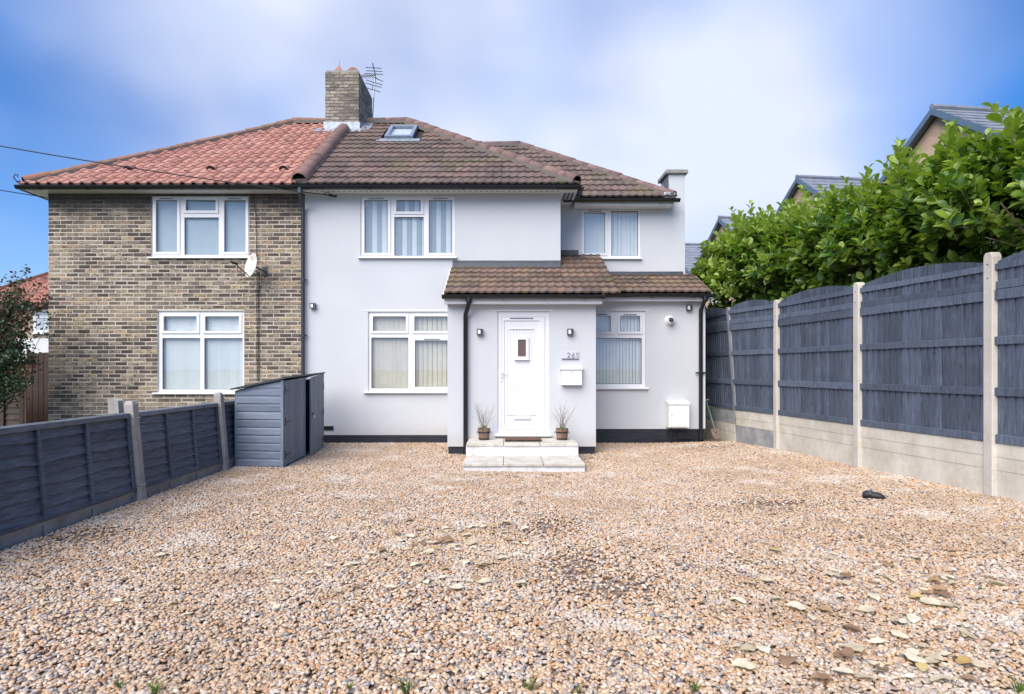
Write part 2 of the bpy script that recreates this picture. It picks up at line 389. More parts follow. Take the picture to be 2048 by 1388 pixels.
def gbase():
    t = NT('sandy_gravel_bed'); v = t.n('ShaderNodeTexVoronoi'); v.inputs['Scale'].default_value = 55; t.l(t.pos, v.inputs['Vector'])
    sp = t.n('ShaderNodeSeparateColor'); t.l(v.outputs['Color'], sp.inputs[0])
    c = t.ramp(sp.outputs[0], [(0, (.1, .065, .045)), (.4, (.2, .14, .095)), (.7, (.3, .22, .16)), (1, (.42, .35, .28))])
    c = t.mix(t.rng(t.noise(1.5, 5), .4, .65, .2, .8), c, (.2, .14, .1))
    t.bump(v.outputs['Distance'], .6, .01); return t.done(c, .8)
M['gbase'] = gbase()

def leaf_mat(name, stops, rough=.3, trans=.3, coat=0):
    t = NT(name); c = t.ramp(t.rnd(), stops); n = t.noise(18, 3)
    c = t.mix(1, c, t.rng(n, .3, .7, .85, 1.15), 'MULTIPLY')
    t.done(c, rough, spec=.5)
    tl = t.n('ShaderNodeBsdfTranslucent'); t.l(t.mix(1, c, (1.3, 1.5, .5), 'MULTIPLY'), tl.inputs[0])
    mx = t.n('ShaderNodeMixShader'); mx.inputs[0].default_value = trans; t.l(t.b.outputs[0], mx.inputs[1]); t.l(tl.outputs[0], mx.inputs[2])
    t.l(mx.outputs[0], t.out.inputs['Surface']); return t.mat
M['laurel'] = leaf_mat('glossy_laurel_leaf', [(0, (.045, .1, .02)), (.4, (.09, .17, .028)), (.75, (.17, .26, .03)), (1, (.29, .37, .06))], .25)
M['laurel_new'] = leaf_mat('young_laurel_leaf', [(0, (.19, .28, .04)), (1, (.32, .42, .09))], .3, .35)
M['shrub'] = leaf_mat('dark_small_leaf', [(0, (.02, .04, .02)), (.6, (.04, .075, .03)), (1, (.07, .11, .04))], .4, .15)
M['shrub_red'] = leaf_mat('red_brown_leaf_and_berry', [(0, (.11, .03, .02)), (1, (.2, .07, .04))], .5, .15)
M['grass'] = leaf_mat('grass_blade', [(0, (.08, .15, .02)), (1, (.16, .26, .04))], .5, .3)
M['leaf_cream'] = leaf_mat('dry_cream_leaf', [(0, (.55, .45, .3)), (.5, (.68, .6, .44)), (1, (.78, .73, .58))], .6, .15)
M['leaf_brown'] = leaf_mat('dry_brown_leaf', [(0, (.22, .13, .075)), (1, (.42, .27, .15))], .6, .1)
M['leaf_yellow'] = leaf_mat('yellow_leaf', [(0, (.5, .33, .12)), (1, (.6, .48, .2))], .5, .15)

def far_brick():
    t = NT('buff_brickwork'); tcn = t.n('ShaderNodeTexCoord'); mpp = t.n('ShaderNodeMapping'); t.l(tcn.outputs['Object'], mpp.inputs[0])
    mpp.inputs['Rotation'].default_value = (0, R(90), 0)
    sp = t.n('ShaderNodeSeparateXYZ'); t.l(tcn.outputs['Object'], sp.inputs[0]); cb = t.n('ShaderNodeCombineXYZ')
    t.l(t.math('ADD', sp.outputs[0], sp.outputs[1]), cb.inputs[0]); t.l(sp.outputs[2], cb.inputs[1])
    b = t.n('ShaderNodeTexBrick'); t.l(cb.outputs[0], b.inputs['Vector']); b.inputs['Scale'].default_value = 1
    b.inputs['Brick Width'].default_value = .225; b.inputs['Row Height'].default_value = .075; b.inputs['Mortar Size'].default_value = .009
    b.inputs['Color1'].default_value = (.66, .44, .3, 1); b.inputs['Color2'].default_value = (.54, .35, .24, 1); b.inputs['Mortar'].default_value = (.5, .4, .31, 1)
    c = t.mix(t.rng(t.noise(2, 4), .4, .7, 0, .3), b.outputs['Color'], (.5, .36, .22)); t.bump(b.outputs['Fac'], -.4, .01)
    return t.done(c, .9)
M['far_brick'] = far_brick()
M['far_wall'] = simple('tan_pebbledash', (.33, .26, .19), .9, var=.3, sc=3, bump=.6, bsc=50)
M['far_white'] = simple('white_render_far', (.66, .66, .66), .8, var=.05)
M['barge'] = simple('blue_grey_barge_board', (.1, .15, .22), .5)

# ---------------------------------------------------------------- ground
def grid(x0, x1, y0, y1, nx, ny, zf):
    mb = MB(); v = []; f = []
    for j in range(ny+1):
        for i in range(nx+1):
            x = x0+(x1-x0)*i/nx; y = y0+(y1-y0)*j/ny; v.append((x, y, zf(x, y)))
    for j in range(ny):
        for i in range(nx): a = j*(nx+1)+i; f.append((a, a+1, a+nx+2, a+nx+1))
    return mb.add(v, f)
big = MB(); big.add([(-900, -900, -.12), (900, -900, -.12), (900, 900, -.12), (-900, 900, -.12)], [(0, 1, 2, 3)])
gcol = simple('grass_and_earth', (.07, .085, .035), .95, var=.4, sc=.6, bump=.5, bsc=20, bd=.02)
tag(big.build('ground', gcol), kind='structure')
drv = grid(-4.3, 5.6, -3, 12.0, 66, 100, lambda x, y: gz(x, y)-.022)
tag(drv.build('driveway', M['gbase'], smooth=True), kind='structure')

def gravel():
    def fx(y): return 4.42-.15*(y-10.08)-.03           # right boundary
    mb = MB(); nx, ny = 90, 100; v = []; f = []
    ya, yb = 1.7, 11.44
    for j in range(ny+1):
        y = ya+(yb-ya)*j/ny; xa, xb = -3.80, min(5.6, fx(y))
        for i in range(nx+1): x = xa+(xb-xa)*i/nx; v.append((x, y, gz(x, y)-.008))
    for j in range(ny):
        for i in range(nx):
            a = j*(nx+1)+i; f.append((a, a+1, a+nx+2, a+nx+1))
    mb.add(v, f); o = mb.build('gravel', M['pebble'], kind='stuff')
    at = o.data.attributes.new('dens', 'FLOAT', 'POINT')
    # thin worn spots where the sandy bed shows
    spots = [(P(1165, 1130, 3.9), .28, .5), (P(1110, 1050, 4.9), .3, .45), (P(1550, 1008, 6.2), .75, .3), (P(160, 1070, 5.0), .3, .35), (P(1225, 1170, 3.9), .3, .3), (P(1440, 896, 10.5), .7, .4)]
    dv = []
    for (x, y, z) in v:
        d = 1.0
        for c, sx, sy in spots: 
            c2 = (c.x, EYE*F/((CY-0)*0+max(1, F*(EYE-c.z)/c.y)))
            d = min(d, 1-.93*math.exp(-((x-c.x)**2/sx**2+(y-c2[1])**2/sy**2)))
        if -.62 < x < 1.12 and y > 8.7: d = 0
        if -.95 < x < 1.47 and y > 10.27: d = 0
        d *= .86+.14*math.sin(x*1.9+1.3*math.sin(y*1.1))*math.sin(y*2.3+x)
        dv.append(d)
    at.data.foreach_set('value', dv)
    ng = bpy.data.node_groups.new('pebble_bed', 'GeometryNodeTree')
    ng.interface.new_socket('Geometry', in_out='INPUT', socket_type='NodeSocketGeometry'); ng.interface.new_socket('Geometry', in_out='OUTPUT', socket_type='NodeSocketGeometry')
    N = ng.nodes.new; L = ng.links.new
    gi = N('NodeGroupInput'); go = N('NodeGroupOutput')
    dp = N('GeometryNodeDistributePointsOnFaces'); dp.distribute_method = 'RANDOM'; L(gi.outputs[0], dp.inputs['Mesh'])
    na = N('GeometryNodeInputNamedAttribute'); na.data_type = 'FLOAT'; na.inputs['Name'].default_value = 'dens'
    mu = N('ShaderNodeMath'); mu.operation = 'MULTIPLY'; mu.inputs[1].default_value = 5000; L(na.outputs[0], mu.inputs[0]); L(mu.outputs[0], dp.inputs['Density'])
    jg = N('GeometryNodeJoinGeometry')
    for k in range(4):
        ic = N('GeometryNodeMeshIcoSphere'); ic.inputs['Radius'].default_value = 1; ic.inputs['Subdivisions'].default_value = 2
        sp = N('GeometryNodeSetPosition'); L(ic.outputs[0], sp.inputs['Geometry'])
        nz = N('ShaderNodeTexNoise'); nz.noise_dimensions = '4D'; nz.inputs['W'].default_value = k*3.7; nz.inputs['Scale'].default_value = .9; nz.inputs['Detail'].default_value = 1
        vm = N('ShaderNodeVectorMath'); vm.operation = 'SUBTRACT'; L(nz.outputs['Color'], vm.inputs[0]); vm.inputs[1].default_value = (.5, .5, .5)
        vs = N('ShaderNodeVectorMath'); vs.operation = 'SCALE'; vs.inputs['Scale'].default_value = .9; L(vm.outputs[0], vs.inputs[0]); L(vs.outputs[0], sp.inputs['Offset'])
        sm = N('GeometryNodeSetMaterial'); sm.inputs['Material'].default_value = M['pebble']; L(sp.outputs[0], sm.inputs[0])
        ss = N('GeometryNodeSetShadeSmooth'); L(sm.outputs[0], ss.inputs[0])
        gi2 = N('GeometryNodeGeometryToInstance'); L(ss.outputs[0], gi2.inputs[0]); L(gi2.outputs[0], jg.inputs[0])
    ip = N('GeometryNodeInstanceOnPoints'); L(dp.outputs['Points'], ip.inputs['Points']); L(jg.outputs[0], ip.inputs['Instance'])
    ip.inputs['Pick Instance'].default_value = True
    rv = N('FunctionNodeRandomValue'); rv.data_type = 'FLOAT_VECTOR'; rv.inputs['Min'].default_value = (-.35, -.35, 0); rv.inputs['Max'].default_value = (.35, .35, 6.28); L(rv.outputs[0], ip.inputs['Rotation'])
    rs = N('FunctionNodeRandomValue'); rs.data_type = 'FLOAT_VECTOR'; rs.inputs['Min'].default_value = (.007, .006, .0045); rs.inputs['Max'].default_value = (.018, .0135, .01); rs.inputs['Seed'].default_value = 5; L(rs.outputs[0], ip.inputs['Scale'])
    st = N('GeometryNodeSetPosition'); L(ip.outputs[0], st.inputs['Geometry'])
    ro = N('FunctionNodeRandomValue'); ro.data_type = 'FLOAT_VECTOR'; ro.inputs['Min'].default_value = (0, 0, -.009); ro.inputs['Max'].default_value = (0, 0, .009); ro.inputs['Seed'].default_value = 9; L(ro.outputs[0], st.inputs['Offset'])
    L(st.outputs[0], go.inputs[0])
    md = o.modifiers.new('bed', 'NODES'); md.node_group = ng
gravel()

# ---------------------------------------------------------------- building kit
YM = 11.45      # main front wall
YE = 12.25      # recessed upper wall of the side extension
YP = 10.25      # porch front wall
YBACK = 18.2

def brick_meshes(mat, L=.215, H=.065, Dp=.05, n=7, seed=1):
    rr = random.Random(seed); out = []
    for k in range(n):
        mb = MB(); j = lambda a=.003: rr.uniform(-a, a); c = .006
        fr = [(-L/2+c+j(), 0, -H/2+c+j()), (L/2-c+j(), 0, -H/2+c+j()), (L/2-c+j(), 0, H/2-c+j()), (-L/2+c+j(), 0, H/2-c+j())]
        fr = [(a, b+j(.002), d) for a, b, d in fr]
        md = [(-L/2+j(.002), .008, -H/2+j(.002)), (L/2+j(.002), .008, -H/2+j(.002)), (L/2+j(.002), .008, H/2+j(.002)), (-L/2+j(.002), .008, H/2+j(.002))]
        bk = [(-L/2, Dp, -H/2), (L/2, Dp, -H/2), (L/2, Dp, H/2), (-L/2, Dp, H/2)]
        mb.add(fr+md+bk, [(0, 1, 2, 3)]+[(a+4, (a+1) % 4+4, (a+1) % 4, a) for a in range(4)]+[(a+8, (a+1) % 4+8, (a+1) % 4+4, a+4) for a in range(4)])
        out.append(mb.mesh('brick', mat))
    return out
def brickwork(parent, x0, x1, z0, z1, y, holes, mat, nparts=300, name='brick', yaw=0, seed=3, origin=None, stuffname='brickwork', course=.075):
    """bricks in the plane facing -Y (yaw 0) or +X (yaw 90): u runs along the wall"""
    rr = random.Random(seed); items = []
    nz = int(round((z1-z0)/course)); ch = (z1-z0)/nz
    for j in range(nz):
        z = z0+ch*(j+.5); u = x0-(.1125 if j % 2 else 0)+rr.uniform(-.01, .01)
        while u < x1-.02:
            a, b = max(u, x0), min(u+.215+rr.uniform(-.004, .004), x1)
            u = u+.225
            segs = [(a, b)]
            for h in holes:
                if h[2]-.01 < z < h[3]+.01:
                    ns = []
                    for (p, q) in segs:
                        if q <= h[0] or p >= h[1]: ns.append((p, q))
                        else:
                            if h[0]-p > .02: ns.append((p, h[0]-.004))
                            if q-h[1] > .02: ns.append((h[1]+.004, q))
                    segs = ns
            for (p, q) in segs:
                if q-p > .03: items.append(((p+q)/2, z, q-p))
    ms = brick_meshes(mat, H=ch-.0135, seed=seed)
    full = [it for it in items if it[2] > .2]
    if yaw == 0: full.sort(key=lambda it: (it[0]**2+(it[1]-EYE)**2))
    parts = set(full[:nparts])
    rot = Matrix.Rotation(R(yaw), 4, 'Z')
    st = MB(); off = woff(parent)
    for it in items:
        m_ = rr.choice(ms); sx = it[2]/.215
        dy = rr.uniform(-.004, .003); tilt = rr.uniform(-.008, .008)
        if yaw == 0: loc = Vector((it[0], y-.005+dy, it[1]+rr.uniform(-.0015, .0015)))
        else: loc = Vector((y+.008+dy, it[0], it[1]))
        if it in parts:
            o = bpy.data.objects.new(name, m_); COL.objects.link(o); o.parent = parent; o.location = loc-off
            o.rotation_euler = (0, tilt, R(yaw)); o.scale = (sx, 1, 1)
        else:
            st.cur = rr.random()
            mt = Matrix.Translation(loc) @ rot @ Matrix.Rotation(tilt, 4, 'Y') @ Matrix.Diagonal((sx, 1, 1, 1))
            st.add([mt @ v.co for v in m_.vertices], [tuple(p.vertices) for p in m_.polygons])
    if st.f: st.build(stuffname, mat, parent, kind='stuff')

def tile_mesh(kind, w, L, mat):
    mb = MB(); top = []; n = 13 if kind == 'roman' else 9
    for i in range(n):
        t = i/(n-1)
        if kind == 'roman':
            q = (t*2) % 1.0 if i < n-1 else 1.0
            h = .006+.016*max(0, math.sin(math.pi*min(1, max(0, (q-.42)/.5)))) if q > .42 else .006
        else: h = .006+.034*max(0, math.sin(math.pi*(t-.5)/.5)) if t > .5 else .006-.004*math.sin(math.pi*t*2)
        top.append((t*w, h))
    th = .018; lift = .036 if kind == 'roman' else .026
    v = []
    for (x, h) in top: v.append((x, 0, h+lift)); 
    for (x, h) in top: v.append((x, L, h))
    for (x, h) in top: v.append((x, 0, h+lift-th-.012))
    f = [(i, i+1, n+i+1, n+i) for i in range(n-1)]+[(2*n+i, 2*n+i+1, i+1, i) for i in range(n-1)]
    f += [(2*n, 0, n)]+[(n-1+2*n, 2*n-1, n-1)]
    mb.add(v, f); return mb.mesh('tile', mat, smooth=False), v, f
def tiled_slope(parent, o3, u3, v3, ulen, vlen, kind, w, gauge, mat, clips=(), holes=(), nparts=300, seed=1, u0=0):
    """o3 eave corner, u3 along the eave, v3 up the slope. clips: list of (point, outward normal)"""
    rr = random.Random(seed); u3, v3 = Vector(u3).normalized(), Vector(v3).normalized(); n3 = u3.cross(v3).normalized(); o3 = Vector(o3)
    L = gauge+.07; me, tv, tf = tile_mesh(kind, w, L, mat)
    Bm = Matrix((u3, v3, n3)).transposed().to_4x4()
    off = woff(parent); st = MB(); cnt = 0; cand = []
    for j in range(int(math.ceil(vlen/gauge))):
        for i in range(int(math.ceil((ulen-u0)/w))+1):
            u = u0+i*w; v = j*gauge
            Lc = L if v+L < vlen+.02 else max(.06, vlen-v)
            corners = [o3+u3*a+v3*b for a in (u, u+w) for b in (v, v+Lc)]
            outs = [any((c-Vector(p)).dot(Vector(nn)) > 0 for p, nn in clips) for c in corners]
            # drop tiles wholly outside one plane
            if any(all((c-Vector(p)).dot(Vector(nn)) > 0 for c in corners) for p, nn in clips): continue
            cu, cv = u+w/2, v+Lc/2
            if any(h[0] < cu < h[1] and h[2] < cv < h[3] for h in holes): continue
            cand.append((u, v, Lc, any(outs)))
    done = 0
    for (u, v, Lc, cut) in cand:
        loc = o3+u3*u+v3*v+n3*rr.uniform(0, .004)
        rz = rr.uniform(-.006, .006)
        if not cut and abs(Lc-L) < 1e-4 and done < nparts:
            o = bpy.data.objects.new('tile', me); COL.objects.link(o); o.parent = parent; o.location = loc-off
            o.rotation_euler = (Bm @ Matrix.Rotation(rz, 4, 'Z')).to_euler(); done += 1
        else:
            st.cur = rr.random(); mt = Matrix.Translation(loc) @ Bm @ Matrix.Rotation(rz, 4, 'Z') @ Matrix.Diagonal((1, Lc/L, 1, 1))
            st.add([mt @ Vector(q) for q in tv], tf)
    if st.f:
        o = st.build('cut_tiles', mat, parent, kind='stuff')
        bm = bmesh.new(); bm.from_mesh(o.data)
        for p, nn in clips:
            bmesh.ops.bisect_plane(bm, geom=bm.verts[:]+bm.edges[:]+bm.faces[:], plane_co=Vector(p)-off, plane_no=Vector(nn), clear_outer=True)
        bm.to_mesh(o.data); bm.free()
    return done
def cap_line(parent, p, q, r, mat, name='ridge_tile', L=.42, bed=True, up=(0, 0, 1), sag=0, seed=2):
    p, q = Vector(p), Vector(q); d = q-p; n = max(1, int(round(d.length/L))); d.normalize(); rr = random.Random(seed)
    s_ = d.cross(Vector(up)).normalized(); u = s_.cross(d).normalized(); seg = (q-p).length/n
    base = MB(); K = 8; rows = []
    for (t, rad) in ((0, 1.06), (1.06, .96)):
        for k in range(K+1):
            a = math.pi*(-.08+1.16*k/K); rows.append((t*seg, math.cos(a)*r*rad, math.sin(a)*r*rad))
    for (t, rad) in ((0, .9),):
        for k in range(K+1):
            a = math.pi*(-.08+1.16*k/K); rows.append((t*seg, math.cos(a)*r*rad, math.sin(a)*r*rad))
    fs = [(k, k+1, K+1+k+1, K+1+k) for k in range(K)]+[(2*(K+1)+k, 2*(K+1)+k+1, k+1, k) for k in range(K)]
    base.add(rows, fs); me = base.mesh(name, mat, smooth=True)
    B = Matrix((d, s_, u)).transposed().to_4x4(); off = woff(parent)
    for i in range(n):
        o = bpy.data.objects.new(name, me); COL.objects.link(o); o.parent = parent
        t_ = i/n; o.location = p+d*seg*i+u*(rr.uniform(-.006, .006)-sag*4*t_*(1-t_))-off; o.rotation_euler = (B @ Matrix.Rotation(rr.uniform(-.015, .015), 4, 'Z')).to_euler()
    if bed:
        b = MB(); b.bar(p-u*.02, q-u*.02, r*2.15, .07, u); b.build('mortar_bedding', M['mortar'], parent)

def gutter(parent, p, q, r=.062, label=None, brackets=5, mat=None):
    mat = mat or M['gloss_black']; p, q = Vector(p), Vector(q); d = (q-p).normalized(); s_ = d.cross(Vector((0, 0, 1))).normalized(); mb = MB(); K = 10; v = []
    for pt in (p, q):
        for rad in (r, r-.006):
            for k in range(K+1):
                a = math.pi+math.pi*k/K; v.append(pt+s_*math.cos(a)*rad+Vector((0, 0, 1))*math.sin(a)*rad*1.05)
    n = K+1; f = []
    for k in range(K):
        f += [(k, k+1, 2*n+k+1, 2*n+k), (n+k+1, n+k, 3*n+k, 3*n+k+1), (k+1, k, n+k, n+k+1), (2*n+k, 2*n+k+1, 3*n+k+1, 3*n+k)]
    f += [(0, 2*n, 3*n, n), (K, n+K, 3*n+K, 2*n+K)]
    mb.add(v, f); mb.add([p+s_*math.cos(math.pi+math.pi*k/K)*r+Vector((0, 0, 1))*math.sin(math.pi+math.pi*k/K)*r*1.05 for k in range(K+1)], [tuple(range(K+1))])
    mb.add([q+s_*math.cos(math.pi+math.pi*k/K)*r+Vector((0, 0, 1))*math.sin(math.pi+math.pi*k/K)*r*1.05 for k in range(K+1)], [tuple(range(K, -1, -1))])
    g = mb.build('gutter', mat, parent, smooth=True, angle=40)
    for i in range(brackets):
        c = p+(q-p)*((i+.5)/brackets); b = MB(); vv = []
        for sgn in (-.011, .011):
            for rad in (r+.001, r+.009):
                for k in range(K+1):
                    a = math.pi+math.pi*k/K; vv.append(c+d*sgn+s_*math.cos(a)*rad+Vector((0, 0, 1))*math.sin(a)*rad*1.05)
        ff = []
        for k in range(K): ff += [(n+k, n+k+1, 3*n+k+1, 3*n+k), (k, k+1, n+k+1, n+k), (2*n+k+1, 2*n+k, 3*n+k, 3*n+k+1)]
        b.add(vv, ff); b.build('gutter_bracket', mat, g)
    return g

def slats(parent, x0, x1, z0, z1, y, pitch, mat, ang=25, wid=None, rr=random.Random(4), matb=None):
    n = max(1, int(round((x1-x0)/pitch))); wid = wid or pitch*1.02; ms = {}
    off = woff(parent)
    for m_ in (mat, matb):
        if m_: b = MB(); b.box(-wid/2, wid/2, -.0008, .0008, z0, z1); ms[m_.name] = b.mesh('blind_slat', m_)
    for i in range(n):
        m_ = mat if (matb is None or i % 2 == 0) else matb
        o = bpy.data.objects.new('blind_slat', ms[m_.name]); COL.objects.link(o); o.parent = parent
        o.location = Vector((x0+(i+.5)*(x1-x0)/n, y+rr.uniform(-.002, .002), 0))-off; o.rotation_euler = (0, 0, R(ang+rr.uniform(-4, 4)))

def window(house, px0, px1, py0, py1, D, panes, blind, sillpx=None, frame=.05, recess=.03, label=None):
    """pixel rectangles at the wall plane D. panes: (px0,px1,py0,py1,opens)"""
    X = lambda p: XX(p, D); Z = lambda p: ZZ(p, D)
    x0, x1, z0, z1 = X(px0), X(px1), Z(py1), Z(py0); yf = D+recess
    holes = [(X(a), X(b), Z(d), Z(c)) for a, b, c, d, op in panes]
    fr = MB(); fr.plate(x0, x1, z0, z1, yf, yf+.07, holes)
    wo_ = fr.build('window', M['upvc'], house, bevel=.004)
    if label: wo_['label'] = label
    for (h, pn) in zip(holes, panes):
        a, b, c, d = h; yg = yf+.022
        if pn[4]:
            e = .042; s_ = MB(); s_.plate(a-e, b+e, c-e, d+e, yf-.018, yf+.02, [(a+.004, b-.004, c+.004, d-.004)]); s_.build('sash', M['upvc'], wo_, bevel=.005)
        bd = MB(); bd.plate(a-.001, b+.001, c-.001, d+.001, yg-.006, yg+.004, [(a+.009, b-.009, c+.009, d-.009)]); bd.build('glazing_gasket', M['dark_grey'], wo_)
        g = MB(); g.box(a-.003, b+.003, yg+.005, yg+.01, c-.003, d+.003); g.build('pane', M['glass'], wo_)
        if blind == 'stripe': slats(wo_, a-.05, b+.05, c-.1, d+.1, yf+.07, .089, M['blind_white'], 12, .088, matb=M['blind_dark'])
        elif blind == 'vertical': slats(wo_, a-.03, b+.03, c-.1, d+.1, yf+.08, .088, M['blind_white'], 12, .087)
        elif blind == 'beige': slats(wo_, a-.03, b+.03, c-.1, d+.1, yf+.08, .085, M['blind_beige'], 14, .083)
        elif blind == 'sheet':
            s_ = MB(); s_.box(a-.02, b+.02, yf+.06, yf+.064, c-.02, d+.02); s_.build('roller_blind', M['blind_grey'], wo_)
        elif blind == 'narrow': slats(wo_, a-.03, b+.03, c-.1, d+.1, yf+.08, .06, M['blind_white'], 12, .0585)
        if pn[4] == 2 or pn[4] == 3:
            wv = min(.3, (b-a)*.62); cxm = (a+b)/2; t = MB(); t.box(cxm-wv/2, cxm+wv/2, yf-.026, yf-.0175, d+.012, d+.024); t.build('trickle_vent', M['dark_grey'], wo_)
    if sillpx:
        s_ = MB(); s_.prism([(X(sillpx[0]), D-.06, z0-.03), (X(sillpx[0]), D-.06, z0-.008), (X(sillpx[0]), yf+.0, z0+.004), (X(sillpx[0]), yf+.0, z0-.03)], (X(sillpx[1])-X(sillpx[0]), 0, 0)); s_.build('sill', M['upvc'], wo_, bevel=.003)
    return (x0, x1, z0, z1)
def hole(px0, px1, py0, py1, D): return (XX(px0, D), XX(px1, D), ZZ(py1, D), ZZ(py0, D))

# ---------------------------------------------------------------- the pair of houses
XL, XM, XR = -8.47, -3.72, 1.009
EZ, EY, PITCH = 4.68, 11.15, .6927
RUN = 3.667; RY = EY+RUN; RZ = EZ+RUN*PITCH
WT = 4.635     # wall top at the front
XEL, XER = -8.77, 1.307
RXL, RXR = XEL+RUN, XER-RUN
slope = Vector((0, 1, PITCH)).normalized(); SL = RUN*math.sqrt(1+PITCH**2)

bh = thing('brick_house', 'left half of the semi in weathered yellow stock brick under a red pantile roof', 'house', (-6.1, YM, 0))
gh = thing('rendered_house', 'right half of the semi in pale grey render with brown tiles and front porch', 'house', (-1.3, YM, 0))

# brick house walls
hu = hole(302, 498, 391, 514, YM); hl = hole(315, 488, 622, 785, YM)
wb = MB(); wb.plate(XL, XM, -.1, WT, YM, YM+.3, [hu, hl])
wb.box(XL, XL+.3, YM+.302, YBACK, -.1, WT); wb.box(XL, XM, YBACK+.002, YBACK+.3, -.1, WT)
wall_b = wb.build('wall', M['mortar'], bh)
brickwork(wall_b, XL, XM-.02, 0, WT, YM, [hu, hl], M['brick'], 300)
bp = lambda *r: r
window(bh, 302, 498, 391, 514, YM, [(310, 354, 399, 504, 3), (370, 431, 399, 421, 1), (367, 436, 434, 509, 0), (447, 491, 399, 504, 3)], 'sheet', (297, 501), label='three-light upper window of the brick house with grey blinds down')
window(bh, 315, 488, 622, 785, YM, [(326, 393, 632, 662, 1), (409, 478, 632, 662, 1), (323, 399, 676, 779, 0), (407, 484, 676, 779, 0)], 'narrow', (307, 492), label='lower window of the brick house with closed white vertical blinds')
# soffit, fascia
mb = MB(); mb.box(XEL+.02, XM-.001, EY+.05, YM-.002, WT-.03, WT); mb.build('soffit', M['upvc'], bh)
mb = MB(); mb.box(XEL+.02, XM-.001, EY+.03, EY+.05, WT-.04, EZ+.01); mb.build('fascia', M['white_box'], bh)
mb = MB(); mb.box(XEL+.02, XL-.002, YM, YBACK, WT-.03, WT); mb.build('soffit', M['upvc'], bh)
# roof shells
def shell(parent, polys, name='roof', mat=None):
    mb_ = MB()
    for p in polys: mb_.prism([Vector(q)-Vector((0, 0, .012)) for q in p], (0, 0, -.05))
    return mb_.build(name, mat or M['under'], parent)
YB2 = EY+2*RUN
roof_b = shell(bh, [[(XEL, EY, EZ), (XM, EY, EZ), (XM, RY, RZ), (RXL, RY, RZ)], [(XEL, EY, EZ), (RXL, RY, RZ), (XEL, YB2, EZ)], [(XEL, YB2, EZ), (RXL, RY, RZ), (XM, RY, RZ), (XM, YB2, EZ)]])
CHX0, CHX1, CHY0, CHY1, CHT = -4.185, -3.40, 14.30, 15.75, 8.24
vch = (CHY0-EY)*math.sqrt(1+PITCH**2)
hipL = ((XEL, EY, 0), (-1, 1, 0)); hipR = ((XER, EY, 0), (1, 1, 0))
tiled_slope(roof_b, (XEL, EY-.02, EZ), (1, 0, 0), slope, XM-XEL-.02, SL, 'pan', .2, .318, M['tile_red'],
    [hipL, ((XM-.06, 0, 0), (1, 0, 0))], [(CHX0-XEL-.05, 99, vch-.05, 99)], 300, 5)
lft = Vector((1, 0, PITCH)).normalized()
tiled_slope(roof_b, (XEL, YB2, EZ), (0, -1, 0), lft, 2*RUN, SL, 'pan', .2, .318, M['tile_red'], [((XEL, EY, 0), (1, -1, 0)), ((XEL, YB2, 0), (1, 1, 0))], [], 0, 6)
cap_line(roof_b, (XEL+.05, EY+.05, EZ+.06), (RXL, RY, RZ+.05), .1, M['ridge_red'], sag=.03)
cap_line(roof_b, (RXL, RY, RZ+.05), (CHX0, RY, RZ+.05), .1, M['ridge_red'])
mb = MB()   # iron scroll hook at the hip foot
mb.tube([(XEL+.06, EY+.02, EZ+.02), (XEL-.02, EY-.04, EZ+.05), (XEL-.06, EY-.06, EZ+.12), (XEL-.04, EY-.05, EZ+.17), (XEL+.0, EY-.04, EZ+.17), (XEL+.0, EY-.04, EZ+.13)], .009, 6)
mb.build('hip_iron', M['iron'], bh)
for px, py in ((256, 340), (422, 341), (567, 340)):   # dark vent tiles
    D = 11.75; x = XX(px, D); c = Vector((x, D, EZ+(D-EY)*PITCH+.04)); mb = MB(); K = 8; v = []; n3 = Vector((0, -PITCH, 1)).normalized()
    for t, rad in ((0, .09), (.22, .045)):
        for k in range(K+1): a = math.pi*k/K; v.append(c+slope*t+Vector((math.cos(a)*rad, 0, 0))+n3*math.sin(a)*rad)
    mb.add(v, [(k, k+1, K+1+k+1, K+1+k) for k in range(K)]); mb.build('vent_tile', M['tile_red'], roof_b, smooth=True)
    mb = MB(); mb.add([c+slope*.015+Vector((math.cos(math.pi*k/K)*.08, 0, 0))+n3*math.sin(math.pi*k/K)*.08 for k in range(K+1)], [tuple(range(K+1))]); mb.build('vent_mouth', M['iron'], roof_b)
gutter(bh, (XEL-.04, EY-.02, EZ-.02), (XM-.002, EY-.02, EZ-.02), brackets=6)
gutter(bh, (XEL-.02, YB2, EZ-.02), (XEL-.02, EY+.06, EZ-.02), brackets=4)

# chimney straddling the party line
chm = MB(); chm.box(CHX0+.01, CHX1-.01, CHY0+.01, CHY1-.01, 6.4, CHT-.01); chim = chm.build('chimney', M['mortar'], bh)
for (nm, x, y, w_, d_) in (): pass
brickwork(chim, CHX0, CHX1, 6.6, CHT, CHY0+.01, [], M['brick_ch'], 0, seed=11)
brickwork(chim, CHY0+.02, CHY1, 6.6, CHT, CHX1-.01, [], M['brick_ch'], 0, yaw=90, seed=12)
brickwork(chim, CHY0+.02, CHY1, 6.6, CHT, CHX1-.01, [], M['brick_ch'], 0, yaw=90, seed=12) if False else None
mb = MB(); mb.prism([(CHX0+.02, CHY0+.02, CHT), (CHX1-.02, CHY0+.02, CHT), (CHX1-.02, CHY1-.02, CHT), (CHX0+.02, CHY1-.02, CHT)], (0, 0, .035)); mb.build('flaunching', M['pebbledash'], chim)
c = Vector((-3.93, CHY0+.3, CHT+.03))
mb = MB(); mb.lathe(c, [(.16, -.02), (.165, .05), (.13, .1), (.06, .19), (.012, .25), (.006, .27), (.004, .38)], 4); mb.build('chimney_pot', M['terracotta'], chim)
